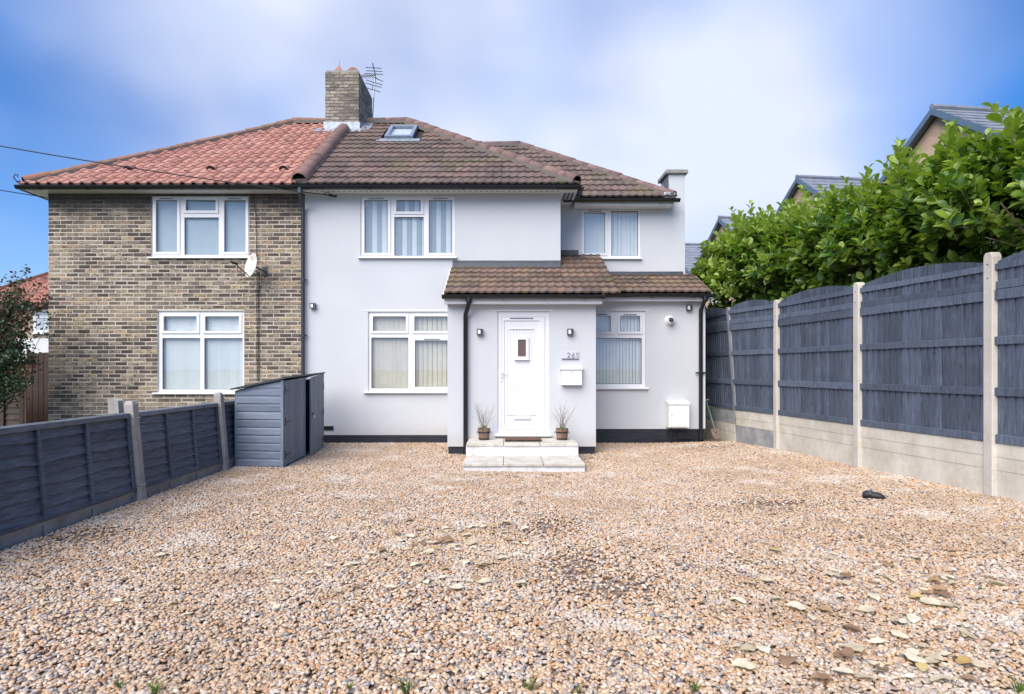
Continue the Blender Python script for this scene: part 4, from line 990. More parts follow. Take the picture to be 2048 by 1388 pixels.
t = thing('letterbox', 'white wall-mounted letterbox with a keyhole below the number 261', 'letterbox', P(1142, 770, YP)); X = lambda p: XX(p, YP); Z = lambda p: ZZ(p, YP)
mb = MB(); mb.box(X(1121.5), X(1162.5), YP-.1, YP-.001, Z(770), Z(741)); mb.build('box', M['upvc'], t, bevel=.004)
mb = MB(); mb.prism([(X(1120), YP-.001, Z(733.5)), (X(1120), YP-.108, Z(736)), (X(1120), YP-.108, Z(739.6)), (X(1120), YP-.001, Z(739.6))], (X(1164)-X(1120), 0, 0)); mb.build('lid', M['upvc'], t, bevel=.003)
mb = MB(); mb.tube([(X(1142), YP-.106, Z(743.5)), (X(1142), YP-.099, Z(743.5))], .009, 12); mb.build('keyhole', M['dark_grey'], t)
t = thing('number_plate', 'brushed steel house number plate reading 261 on the porch wall', 'house number', P(1140, 717, YP))
mb = MB(); mb.box(X(1123), X(1157), YP-.02, YP-.012, Z(717.5), Z(701.5)); mb.box(X(1127), X(1153), YP-.012, YP-.001, Z(714), Z(705)); mb.build('plate', simple('brushed_plate', (.6, .6, .64), .4, .1, var=.05), t, bevel=.002)
mb = MB(); mb.box(X(1123), X(1157), YP-.0225, YP-.0202, Z(718.3), Z(717.0)); mb.build('plate_lower_edge', M['dark_grey'], t)
nh = .082; zb = Z(715.4)
def strokes(x0, paths):
    m_ = MB()
    for ps in paths: m_.tube([(x0+a*nh, YP-.024, zb+b*nh) for a, b in ps], .0042, 6)
    m_.build('digit', M['dark_grey'], t, smooth=True)
arc = lambda cx, cy, rx, ry, a0, a1, n=12: [(cx+rx*math.cos(R(a0+(a1-a0)*i/n)), cy+ry*math.sin(R(a0+(a1-a0)*i/n))) for i in range(n+1)]
strokes(X(1134.5), [arc(.28, .72, .25, .26, 170, -35)+[(.03, .02), (.56, .02)]])
strokes(X(1143), [[(.46, .98), (.1, .42)], arc(.3, .28, .27, .27, 0, 360, 20)])
strokes(X(1151.5), [[(.05, .82), (.24, .96), (.24, .02)]])

t = thing('meter_box', 'cream white gas meter box on the side extension wall near the ground', 'meter box', P(1356, 856, YM)); X = lambda p: XX(p, YM); Z = lambda p: ZZ(p, YM)
xa, xb, za, zb_ = XX(1337, YM-.2), XX(1378, YM-.2), ZZ(855, YM-.2), ZZ(806, YM-.2)
mb = MB(); mb.prism([(xa+.0, YM-.2, za), (xa+.0, YM-.2, zb_-.01), (xa, YM-.002, zb_+.03), (xa, YM-.002, za)], (xb-xa, 0, 0)); mb.build('cabinet', M['white_box'], t, bevel=.006)
mb = MB(); mb.prism([(xa-.01, YM-.22, zb_-.03), (xa-.01, YM-.22, zb_), (xa-.01, YM-.002, zb_+.045), (xa-.01, YM-.002, zb_+.02)], (xb-xa+.02, 0, 0)); mb.build('lid', M['white_box'], t, bevel=.004)
mb = MB(); mb.box(xa+.03, xb-.03, YM-.208, YM-.2, za+.03, zb_-.05); md_ = mb.build('door', M['white_box'], t, bevel=.004)
mb = MB(); mb.tube([(xa+.06, YM-.214, (za+zb_)/2), (xa+.06, YM-.207, (za+zb_)/2)], .008, 10); mb.build('latch', M['dark_grey'], md_)
t = thing('flue_terminal', 'round white boiler flue terminal with dark grille on the side extension wall', 'flue', P(1339, 641, YM)); c = P(1339, 641, YM)
mb = MB(); mb.lathe((c.x, YM-.001, c.z), [(.095, 0), (.09, .02), (.068, .03), (.068, .11), (.05, .112)], 24, (0, -1, 0)); mb.build('flue_ring', M['upvc'], t, smooth=True, angle=35)
mb = MB(); mb.lathe((c.x+.0, YM-.113, c.z), [(.046, 0), (.03, .03), (.005, .035)], 16, (0, -1, 0)); mb.build('flue_mouth', M['iron'], t)
mb = MB()
for k_ in range(3): mb.tube([(c.x-.05, YM-.15, c.z-.03+.03*k_), (c.x+.055, YM-.155, c.z-.025+.03*k_)], .005, 6)
mb.build('grille', M['steel'], t)

# satellite dish
D = YM-.3; c = P(508, 533, D); t = thing('satellite_dish', 'rust-stained white satellite dish on the brick wall between the two windows', 'satellite dish', P(516, 545, YM))
ax = Vector((-.62, -.75, .2)).normalized(); mb = MB(); a = ax.orthogonal().normalized()
prof = [(.002, 0), (.07, .008), (.13, .028), (.18, .055), (.2, .068)]; v = []; f = []; NN = 28; up_ = (Vector((0, 0, 1))-ax*ax.z).normalized(); sd_ = ax.cross(up_)
for sgn in (0, .006):
    for (r_, h) in prof:
        for k_ in range(NN): th = 2*math.pi*k_/NN; v.append(c+ax*(h-sgn)+up_*math.sin(th)*r_*1.1+sd_*math.cos(th)*r_)
    b0 = (0 if sgn == 0 else len(prof)*NN)
    for i in range(len(prof)-1):
        for k_ in range(NN): q = (b0+i*NN+k_, b0+i*NN+(k_+1) % NN, b0+(i+1)*NN+(k_+1) % NN, b0+(i+1)*NN+k_); f.append(q if sgn == 0 else q[::-1])
for k_ in range(NN): i = (len(prof)-1)*NN; f.append((i+k_, i+(k_+1) % NN, i+len(prof)*NN+(k_+1) % NN, i+len(prof)*NN+k_))
mb.add(v, f)
def dishm():
    t_ = NT('rusty_white_dish'); n = t_.noise(7, 5, .7); cc = t_.mix(t_.rng(n, .48, .66, 0, .8), (.72, .7, .66), (.32, .16, .08)); return t_.done(cc, .5)
mb.build('dish', dishm(), t, smooth=True)
fp = c+ax*.3-up_*.06
mb = MB(); mb.tube([c-up_*.2+ax*.05, fp-up_*.03], .01, 8); mb.tube([fp-ax*.0, fp+ax*.1], .022, 10); mb.tube([fp+ax*.1, fp+ax*.14], .014, 8); mb.build('feed_arm', M['iron'], t, smooth=True, angle=40)
mb = MB(); mb.tube([c-ax*.01, c-ax*.08+Vector((.03, .02, -.02)), Vector((c.x+.1, YM-.02, c.z-.05))], .018, 8); mb.box(c.x+.05, c.x+.13, YM-.02, YM-.009, c.z-.13, c.z+.04); mb.build('wall_bracket', M['dark_grey'], t)
mb = MB(); mb.tube([fp-up_*.02, fp-up_*.12+Vector((.02, 0, 0)), fp-up_*.17+Vector((.1, .05, 0)), fp-up_*.08+Vector((.22, .15, 0)), Vector((c.x+.1, YM-.02, c.z-.15))], .005, 5); mb.build('lead_cable', M['iron'], t, smooth=True)
# cables on the brick wall
def cable(name, label, pts, r=.006, sub=1, group=None):
    m_ = MB(); m_.tube(pts, r, 6); o = m_.build(name, M['iron'], smooth=True); return tag(o, label, 'cable', group)
xw = XX(515, YM); yy = YM-.025
cable('wall_cable', 'black cable running from the eaves down past the upper brick-house window', [P(508, 384, YM-.03), P(507, 395, YM-.03), P(512, 430, YM-.03), P(513, 480, YM-.03), P(514, 530, YM-.03)])
for k_, dx in enumerate((0, 6)):
    pts = [P(514+dx*.6+math.sin(q*1.7+k_)*.6, 545+q*24, YM-.03) for q in range(10)]
    cable('wall_cable', ('black cable hanging straight down the brick wall from the satellite dish', 'second cable down the brick wall, on the right of the first below the dish')[k_], pts, .007)
# overhead lines
def line(p, q, sag, n=24): p, q = Vector(p), Vector(q); return [p+(q-p)*(i/n)-Vector((0, 0, sag*4*(i/n)*(1-i/n))) for i in range(n+1)]
bpt = Vector((XX(668, YM-.1), YM-.12, ZZ(392, YM-.1)))
far1 = P(-600, 175, 9.0)
cable('overhead_cable', 'black overhead phone line crossing the red roof to the grey wall', line(far1, bpt, .12), .009)
cable('overhead_cable', 'lower black overhead line reaching the left corner of the brick house', line(P(-500, 262, 8.5), (XL-.02, YM+.4, ZZ(399, YM+.4)), .1), .008)
t = thing('cable_bracket', 'black cable clamp and hook below the eaves at the left of the grey wall', 'cable clamp', (bpt.x, YM, bpt.z))
mb = MB(); mb.tube([bpt-Vector((.09, 0, -.008)), bpt+Vector((.06, 0, -.012))], .02, 8); mb.build('clamp', M['iron'], t)
mb = MB(); hx = XX(655, YM); mb.tube([(hx, YM-.002, ZZ(382, YM)), (hx-.03, YM-.06, ZZ(386, YM)), (hx-.045, YM-.08, ZZ(391, YM)), (hx+.02, YM-.08, ZZ(387, YM)), (bpt.x, bpt.y, bpt.z)], .006, 6); mb.build('hook', M['iron'], t, smooth=True)

# TV aerial behind the chimney
t = thing('tv_aerial', 'metal television aerial with crossbars on a leaning pole behind the chimney', 'aerial', P(745, 240, 15.6)); D = 15.6
mp0, mp1 = P(744, 262, D), P(750, 150, D)
mb = MB(); mb.tube([mp0, mp1, P(751, 147, D)], .013, 8); mb.build('pole', M['steel'], t)
mb = MB(); mb.tube([P(745, 126, D-.2), P(751, 151, D), P(750, 165, D)], .012, 6); mb.tube([P(750, 152, D), P(744, 180, D)], .01, 6); mb.build('boom', M['dark_grey'], t)
for (a, b, c_, d_) in ((731, 135, 763, 136.5), (732.5, 141.5, 765, 143), (729, 147, 766, 149), (748, 155, 766, 163), (732.5, 160, 765, 170), (731, 166, 763, 175), (730.5, 175, 761, 184)):
    mb = MB(); mb.tube([P(a, b, D-.1), P(c_, d_, D-.1)], .009, 6); mb.build('element', M['dark_grey'], t)
mb = MB(); mb.tube([P(719, 152.5, D-.3), P(752, 151, D-.3)], .012, 6); mb.build('boom', M['rust'], t)
for i in range(8):
    mb = MB(); x = 721+i*4; mb.tube([P(x-3, 148, D-.3), P(x+6, 157, D-.3)], .006, 5); mb.build('element', M['dark_grey'], t)

# ---------------------------------------------------------------- shed
sh = thing('garden_shed', 'blue-grey wooden bike shed with double doors ajar against the grey wall', 'shed', (-3.45, 9.6, 0))
SA = Vector((-3.086, 8.56, 0)); SB = Vector((-3.79, 8.66, 0)); SC = Vector((-3.19, 10.80, 0))   # front corner, back corner, far door corner
SDp = Vector((-3.88, 10.88, 0))
ZA, ZB, ZC, ZD = 1.215, 1.055, 1.275, 1.11
e1 = (SA-SB); L1 = e1.length; e1n = e1.normalized(); out1 = Vector((e1n.y, -e1n.x, 0))
zt = lambda s_: ZB+(ZA-ZB)*s_/L1
nb = 11; bhh = 1.2/nb
for i in range(nb):
    z0 = .01+i*bhh; z1 = z0+bhh-.004
    s0 = 0.0
    ztop0, ztop1 = min(z1, zt(0)), min(z1, zt(L1))
    if z0 > zt(0): s0 = (z0-ZB)/(ZA-ZB)*L1; ztop0 = z0+.001
    if s0 >= L1: continue
    m_ = MB(); a = SB+e1n*(s0+.01); b = SB+e1n*(L1-.02)
    # shiplap: flat face with a scooped top
    v = []
    for pt, zz_ in ((a, ztop0), (b, ztop1)):
        cut = max(z0+.001, zz_-.03)
        v += [Vector((pt.x, pt.y, z0))+out1*.006, Vector((pt.x, pt.y, cut))+out1*.004, Vector((pt.x, pt.y, zz_-.012 if zz_-.012 > cut else cut+.0005))-out1*.006, Vector((pt.x, pt.y, zz_))-out1*.007, Vector((pt.x, pt.y, zz_))-out1*.02, Vector((pt.x, pt.y, z0))-out1*.02]
    m_.add(v, [(i_, i_+6, (i_+1) % 6+6, (i_+1) % 6) for i_ in range(6)]+[(0, 1, 2, 3, 4, 5), (11, 10, 9, 8, 7, 6)]); m_.build('board', M['shed_blue'], sh)
m_ = MB(); m_.prism([SB+Vector((0, 0, .02))-out1*.008, SA+Vector((-.02, 0, .02))-out1*.008, SA+Vector((-.02, 0, ZA+.004))-out1*.008, SB+Vector((0, 0, ZB+.004))-out1*.008], -out1*.01); m_.build('side_panel', M['shed_blue'], sh)
# corner posts, back, far end
m_ = MB(); m_.bar(SA+Vector((-.012, .005, .0)), SA+Vector((-.012, .005, ZA-.01)), .035, .04); m_.build('corner_post', M['shed_blue_v'], sh)
m_ = MB(); m_.bar(SB+Vector((.01, .01, 0)), SB+Vector((.01, .01, ZB)), .03, .035); m_.build('corner_post', M['shed_blue_v'], sh)
m_ = MB(); m_.prism([SB+Vector((0, .02, 0)), SDp, SDp+Vector((0, 0, ZD-.02)), SB+Vector((0, .02, ZB-.02))], (-.015, 0, 0)); m_.build('back_panel', M['shed_blue_v'], sh)
m_ = MB(); m_.prism([SDp, SC, SC+Vector((0, 0, ZC-.03)), SDp+Vector((0, 0, ZD-.03))], (0, .015, 0)); m_.build('end_panel', M['shed_blue_v'], sh)
# roof
ro_ = [SB+Vector((-.05, -.05, ZB+.01)), SA+Vector((.045, -.05, ZA+.015)), SC+Vector((.03, .02, ZC+.012)), SDp+Vector((-.02, .02, ZD+.01))]
m_ = MB(); m_.prism(ro_, (0, 0, .022)); m_.build('roof', M['bitumen'], sh, bevel=.004)
# doors: boards
e2 = (SC-SA); L2 = e2.length; e2n = e2.normalized(); out2 = Vector((e2n.y, -e2n.x, 0))
def door_leaf(p, q, h0, h1, hinge, label):
    p, q = Vector(p), Vector(q); d = q-p; L = d.length; dn = d.normalized(); o_ = Vector((dn.y, -dn.x, 0)); n_ = int(round(L/.095)); w_ = L/n_
    par = MB(); par.prism([p+Vector((0, 0, .03))-o_*.014, q+Vector((0, 0, .03))-o_*.014, q+Vector((0, 0, h1-.03))-o_*.014, p+Vector((0, 0, h0-.03))-o_*.014], -o_*.012); dr = par.build('door', M['shed_blue_v'], sh); dr['label'] = label
    for i in range(n_):
        a = p+dn*(i*w_+.0025); b = p+dn*((i+1)*w_-.0025); ha = h0+(h1-h0)*i/n_; hb = h0+(h1-h0)*(i+1)/n_
        m_ = MB(); m_.prism([a+Vector((0, 0, .02)), b+Vector((0, 0, .02)), b+Vector((0, 0, hb)), a+Vector((0, 0, ha))], -o_*.013); m_.build('board', M['shed_blue_v'], dr)
    for z in (.16, .62, 1.06):
        hp = p+dn*.035 if hinge == 0 else q-dn*.035; dd = dn if hinge == 0 else -dn
        m_ = MB(); m_.obox(hp+Vector((0, 0, z))+o_*.004, dn*.012, o_*.003, (0, 0, .055)); m_.add([hp+Vector((0, 0, z-.02))+o_*.006, hp+Vector((0, 0, z+.02))+o_*.006, hp+dd*.26+Vector((0, 0, z+.006))+o_*.006, hp+dd*.26+Vector((0, 0, z-.006))+o_*.006], [(0, 1, 2, 3)]); m_.build('hinge', M['iron'], dr)
    return dr, o_
mid = SA+e2n*(L2*.485)
door_leaf(SA+e2n*.03+out2*.012, mid+out2*.012, ZA-.02, ZA+.015, 0, 'near shed door, closed')
fq = SC+out2*.012; fp_ = mid+e2n*.05+out2*.085
dr2, o2 = door_leaf(fp_, fq, ZA+.015, ZC+.006, 1, 'far shed door standing slightly ajar')
m_ = MB(); m_.box(-4, -4.001, 0, .001, 0, .001)
m_ = MB(); lc = fp_+e2n*.05+Vector((0, 0, .66))+o2*.02; m_.obox(lc, e2n*.045, o2*.006, (0, 0, .014)); m_.build('hasp', M['iron'], dr2)
m_ = MB(); m_.obox(lc+Vector((0, 0, -.055))+o2*.012, e2n*.02, o2*.008, (0, 0, .02)); m_.tube([lc+Vector((0, 0, -.035))+e2n*.012+o2*.012, lc+Vector((0, 0, -.005))+e2n*.012+o2*.012, lc+Vector((0, 0, -.005))-e2n*.012+o2*.012, lc+Vector((0, 0, -.035))-e2n*.012+o2*.012], .004, 6); m_.build('padlock', M['steel'], dr2)
# dark inside so the gap reads as depth
m_ = MB(); m_.prism([SA+Vector((-.06, .05, .02)), SC+Vector((-.06, -.05, .02)), SDp+Vector((.03, -.05, .02)), SB+Vector((.03, .05, .02))], (0, 0, .02)); m_.build('floor', M['brown_board'], sh)

# ---------------------------------------------------------------- left fence (lap panels)
lf = thing('low_fence', 'low dark blue waney-lap fence with leaning concrete posts on the left of the drive', 'fence', (-3.82, 7, 0))
LN = -.092
def lx(z): return -3.82+LN*z
ztop = .905
postsY = [2.54, 4.47, 6.40, 8.33, 10.26]
for i, y in enumerate(postsY):
    m_ = MB(); h = 1.03+(.0, .0, .0, .015, 0)[i]; w_ = .048; v = []
    for z, g in ((-.2, 1), (h-.04, 1), (h, .7)):
        for dx, dy in ((-1, -1), (1, -1), (1, 1), (-1, 1)): v.append((lx(z)+.03+dx*w_*g+(.012 if i == 3 else 0)*z, y+dy*w_*g, z))
    m_.add(v, [(0, 1, 5, 4), (1, 2, 6, 5), (2, 3, 7, 6), (3, 0, 4, 7), (4, 5, 9, 8), (5, 6, 10, 9), (6, 7, 11, 10), (7, 4, 8, 11), (8, 9, 10, 11)]); m_.build('post', M['post_old'], lf, bevel=.006)
    if i in (2, 3):
        m_ = MB(); 
        for zz_ in (.17, .86): 
            x_ = lx(zz_)+.03; m_.tube([(x_-.054, y-.054, zz_), (x_+.054, y-.054, zz_-.006), (x_+.054, y+.054, zz_-.004), (x_-.054, y+.054, zz_), (x_-.054, y-.054, zz_)], .0035, 5)
        m_.build('wire_tie', M['steel'], lf)
for i in range(4):
    y0, y1 = postsY[i]+.05, postsY[i+1]-.05; rr = random.Random(i+40)
    m_ = MB(); m_.prism([(lx(.1)+.005, y0, -.15), (lx(.1)+.005, y0, .105), (lx(.1)-.045, y0, .105), (lx(.1)-.045, y0, -.15)], (0, y1-y0, 0))
    m_.box(lx(.1)+.005, lx(.1)+.02, y0, y1, .075, .105)
    for q in range(4): ym = y0+(y1-y0)*(q/3); m_.box(lx(.1)+.005, lx(.1)+.019, max(y0, ym-.03), min(y1, ym+.03), -.15, .074)
    m_.build('gravel_board', M['post_old'], lf)
    ns = 8; zz0 = .125; sh_ = (ztop-.03-zz0)/ns
    for k_ in range(ns):
        m_ = MB(); n_ = 22; v = []; ph = rr.uniform(0, 9); am = rr.uniform(.004, .011)
        zb = zz0+k_*sh_-.012; zu = zb+sh_+.018
        for q in range(n_+1):
            y = y0+(y1-y0)*q/n_; wv = am*math.sin(ph+q*.55)+am*.6*math.sin(ph*2+q*1.3)
            v += [(lx(zb)+.02, y, zb+wv), (lx(zu)-.002, y, zu), (lx(zb)+.008, y, zb+wv)]
        m_.add(v, [(3*q, 3*q+3, 3*q+4, 3*q+1) for q in range(n_)]+[(3*q+2, 3*q+5, 3*q+3, 3*q) for q in range(n_)]); m_.build('slat', M['fence_lap'], lf)
    m_ = MB(); m_.prism([(lx(.12)-.004, y0, .11), (lx(ztop)-.004, y0, ztop), (lx(ztop)-.02, y0, ztop), (lx(.12)-.02, y0, .11)], (0, y1-y0, 0)); m_.build('panel_backing', M['fence_lap'], lf)
    # battens
    for yb_ in (y0+.02, y0+.59, y0+1.18, y1-.02):
        m_ = MB(); wd = .019; m_.add([(lx(z)+dx, yb_+dy, z) for z in (.115, ztop-.03) for (dx, dy) in ((.018, -wd), (.04, -wd), (.04, wd), (.018, wd))], [(0, 1, 5, 4), (1, 2, 6, 5), (2, 3, 7, 6), (3, 0, 4, 7), (4, 5, 6, 7)]); m_.build('batten', M['fence_lap'], lf)
    m_ = MB(); zt_ = ztop; m_.add([(lx(z)+dx, y, z+dz) for y in (y0, y1) for (z, dx, dz) in ((zt_-.045, .018, 0), (zt_-.045, .046, 0), (zt_, .046, 0), (zt_, -.03, .008), (zt_-.045, -.02, 0))], [(0, 1, 6, 5), (1, 2, 7, 6), (2, 3, 8, 7), (3, 4, 9, 8), (0, 4, 3, 2, 1), (5, 6, 7, 8, 9)]); m_.build('cap_rail', M['fence_cap'], lf, bevel=.003)
    m_ = MB(); m_.bar((lx(.12)+.03, y0, .122), (lx(.12)+.03, y1, .122), .024, .03); m_.build('bottom_rail', M['fence_lap'], lf)
op = MB(); op.prism([(-4.08, 6.47, -.1), (-3.985, 6.47, -.1), (-4.07, 6.47, 1.03), (-4.16, 6.47, 1.04)], (0, .09, 0)); o = op.build('spare_post', M['post_old'], bevel=.01); tag(o, 'short old concrete post standing behind the leaning post of the low fence', 'post')

# ---------------------------------------------------------------- right fence (closeboard with arched tops)
rf = thing('tall_fence', 'tall dark blue closeboard fence with arched panels and concrete posts right of the drive', 'fence', (4.6, 8, .05))
PP = [(3.98, 13.2, 0, 2.47), (4.27, 11.27, -.19, 2.48), (4.43, 10.08, 0, 2.485), (4.66, 8.16, 0, 2.50), (4.955, 6.30, 0, 2.545), (5.24, 4.43, 0, 2.57), (5.52, 2.55, 0, 2.57)]
for i, (x, y, ln, h) in enumerate(PP):
    m_ = MB(); v = []; a = .05; b = .06
    for z, g in ((-.2, 1), (h-.05, 1), (h-.02, .86), (h, .5)):
        for dx, dy in ((-1, -1), (1, -1), (1, 1), (-1, 1)): v.append((x+dx*a+ln*(z/h), y+dy*b*g, z))
    f = []
    for q in range(3): f += [(4*q+k_, 4*q+(k_+1) % 4, 4*q+4+(k_+1) % 4, 4*q+4+k_) for k_ in range(4)]
    f.append((12, 13, 14, 15)); m_.add(v, f); po = m_.build('post', M['post'] if i != 1 else M['pebbledash'], rf, bevel=.008)
    if i == 1: po['label'] = 'leaning rough grey concrete post'
    if i > 1:
        m_ = MB()
        for zz_ in (h-.12, h-.26): m_.tube([(x-a-.002+ln, y, zz_), (x-a+.004, y, zz_)], .008, 8)
        m_.build('bolt_hole', M['iron'], po)
def panel(A, B, first=False, shape=0):
    ax_, ay = A[0]+A[2]*.3, A[1]; bx, by = B[0]+B[2]*.3, B[1]; p = Vector((ax_, ay, 0)); q = Vector((bx, by, 0)); d = (q-p); L = d.length; dn = d.normalized(); o_ = Vector((dn.y, -dn.x, 0))
    if o_.x > 0: o_ = -o_
    s0, s1 = .045, L-.045; rr = random.Random(int(ay*10)); lean = A[2]+B[2] if first else 0
    ln_ = lambda s_, z: Vector(((A[2]*(1-s_/L)+B[2]*s_/L)*(z/2.48)*.9, 0, 0)) if (A[2] or B[2]) else Vector((0, 0, 0))
    g0 = gz(ax_-.1, ay)
    pt = lambda s_, z, oo: p+dn*s_+o_*oo+Vector((0, 0, z))+ln_(s_, z)
    # gravel boards
    zs = [-.12, .343, .477, .612] if not first else [-.12, .2, .36, .6]
    for k_ in range(3):
        m_ = MB(); e = .003; m_.prism([pt(s0, zs[k_]+e, .012+.004*k_), pt(s1, zs[k_]+e, .012+.004*k_), pt(s1, zs[k_+1]-e, .012+.004*k_), pt(s0, zs[k_+1]-e, .012+.004*k_)], -o_*.045)
        m_.build('gravel_board', M['pebbledash'] if (first and k_ == 2) or (shape == 1 and k_ == 0) else M['concrete'], rf, bevel=.004)
    zb_, zt_ = .615, 2.40
    arch = lambda s_: zt_+.02+.13*(max(0, math.sin(math.pi*s_/L))**.7)
    nbd = int(round((s1-s0)/.095)); wb_ = (s1-s0)/nbd
    for i in range(nbd):
        a = s0+i*wb_; b = a+wb_+.012
        b = min(b, s1); e = .004+.01
        m_ = MB(); j1, j2 = rr.uniform(-.002, .002), rr.uniform(-.002, .002)
        v = [pt(a, zb_, .003+j1), pt(b, zb_, .021+j2), pt(b, arch(b), .021+j2), pt(a, arch(a), .003+j1), pt(a, zb_, -.004), pt(b, zb_, -.002), pt(b, arch(b), -.002), pt(a, arch(a), -.004)]
        m_.add(v, [(0, 1, 2, 3), (7, 6, 5, 4), (1, 5, 6, 2), (3, 2, 6, 7), (0, 3, 7, 4), (0, 4, 5, 1)]); m_.build('board', M['fence_blue'], rf)
    for (z0, z1, pr) in ((2.362, 2.425, .034), (2.168, 2.245, .026), (2.06, 2.164, .036), (1.61, 1.69, .036), (1.09, 1.175, .036), (.616, .70, .03)):
        m_ = MB(); w1, w2 = rr.uniform(-.004, .004), rr.uniform(-.004, .004); NN_ = 8; v = []
        for q_ in range(NN_+1):
            s_ = s0+(s1-s0)*q_/NN_; sg = .006*math.sin(math.pi*q_/NN_)*rr.choice((-1, 1))*.3
            v += [pt(s_, z0+sg+w1, .018), pt(s_, z0+sg+w1, pr), pt(s_, z1+sg+w2-.006, pr), pt(s_, z1+sg+w2, .018)]
        f = []
        for q_ in range(NN_): f += [(4*q_+k_, 4*q_+k_+1, 4*q_+5+k_, 4*q_+4+k_) for k_ in range(3)]
        f += [(0, 1, 2, 3), (4*NN_+3, 4*NN_+2, 4*NN_+1, 4*NN_)]
        m_.add(v, f); m_.build('rail', M['fence_blue'], rf)
    for s_ in (s0+.07, ):
        m_ = MB(); m_.prism([pt(s_, .7, .018), pt(s_+.0, 2.36, .018), pt(s_+.004, 2.36, .018), pt(s_+.004, .7, .018)], o_*.002); 
for i in range(len(PP)-1): panel(PP[i], PP[i+1], first=(i == 0), shape=1 if i == 1 else 0)

# spade in the corner
t = thing('garden_spade', 'old spade leaning in the corner between house and tall fence', 'spade', P(1437, 880, 11.3))
a, b = P(1434, 874, 11.35), P(1412, 800, 11.75)
mb = MB(); mb.tube([b, a+(b-a)*.28], .016, 8); mb.build('shaft', M['green_shaft'], t)
mb = MB(); dd = (a-b).normalized(); mb.tube([a+(b-a)*.3, a+(b-a)*.12], .02, 8); sdv = dd.cross(Vector((0, 1, 0))).normalized()
mb.add([a+(b-a)*.22-sdv*.075, a+(b-a)*.22+sdv*.075, a+sdv*.07, a+dd*.05, a-sdv*.07]+[q+Vector((0, .012, 0)) for q in (a+(b-a)*.22-sdv*.075, a+(b-a)*.22+sdv*.075, a+sdv*.07, a+dd*.05, a-sdv*.07)], [(0, 1, 2, 3, 4), (9, 8, 7, 6, 5), (0, 5, 6, 1), (1, 6, 7, 2), (2, 7, 8, 3), (3, 8, 9, 4), (4, 9, 5, 0)]); mb.build('blade', M['rust'], t)
mb = MB(); mb.tube([b-sdv*.05, b+sdv*.05], .014, 8); mb.build('handle', M['wood_handle'], t)

# ---------------------------------------------------------------- foliage kit
def leaf_template(nseg=4, fold=.2, curl=.22, wid=.74):
    v = []; 
    for i in range(nseg+1):
        t = i/nseg; w_ = wid*(math.sin(math.pi*min(1, t*.92+.04))**.75)*(.55+.6*t if t < .7 else 1.0) * .5 if 0 < i < nseg else .02
        z = -curl*t*t; v += [(-w_, t, z+abs(w_)*fold*2), (0, t, z), (w_, t, z+abs(w_)*fold*2)]
    f = []
    for i in range(nseg): a = 3*i; f += [(a, a+1, a+4, a+3), (a+1, a+2, a+5, a+4)]
    return np.array(v), np.array(f)
def basis(d, nrm):
    d = d/np.linalg.norm(d, axis=1, keepdims=True); s_ = np.cross(d, nrm); s_ /= np.linalg.norm(s_, axis=1, keepdims=True)+1e-9; u = np.cross(s_, d)
    return np.stack([s_, d, u], axis=2)      # columns: x,y,z
def leaves_mesh(name, tv, tf, pos, B, size, rnd, mat, parent=None, kind=None, off=(0, 0, 0), matidx=None):
    n = len(pos); V = (np.einsum('nij,kj->nki', B, tv)*size[:, None, None]+pos[:, None, :]-np.array(off)).reshape(-1, 3)
    Fc = (tf[None]+np.arange(n)[:, None, None]*len(tv)).reshape(-1, 4)
    me = bpy.data.meshes.new(name); me.vertices.add(len(V)); me.vertices.foreach_set('co', V.astype(np.float32).ravel())
    me.loops.add(Fc.size); me.loops.foreach_set('vertex_index', Fc.astype(np.int32).ravel()); me.polygons.add(len(Fc)); me.polygons.foreach_set('loop_start', np.arange(0, Fc.size, 4, dtype=np.int32))
    me.update(calc_edges=True); me.polygons.foreach_set('use_smooth', np.ones(len(Fc), dtype=bool))
    at = me.attributes.new('rnd', 'FLOAT', 'FACE'); at.data.foreach_set('value', np.repeat(rnd, len(tf)).astype(np.float32))
    for m_ in (mat if isinstance(mat, list) else [mat]): me.materials.append(m_)
    if matidx is not None: me.polygons.foreach_set('material_index', np.repeat(matidx, len(tf)).astype(np.int32))
    o = bpy.data.objects.new(name, me); COL.objects.link(o); o.parent = parent
    if kind: o['kind'] = kind
    return o

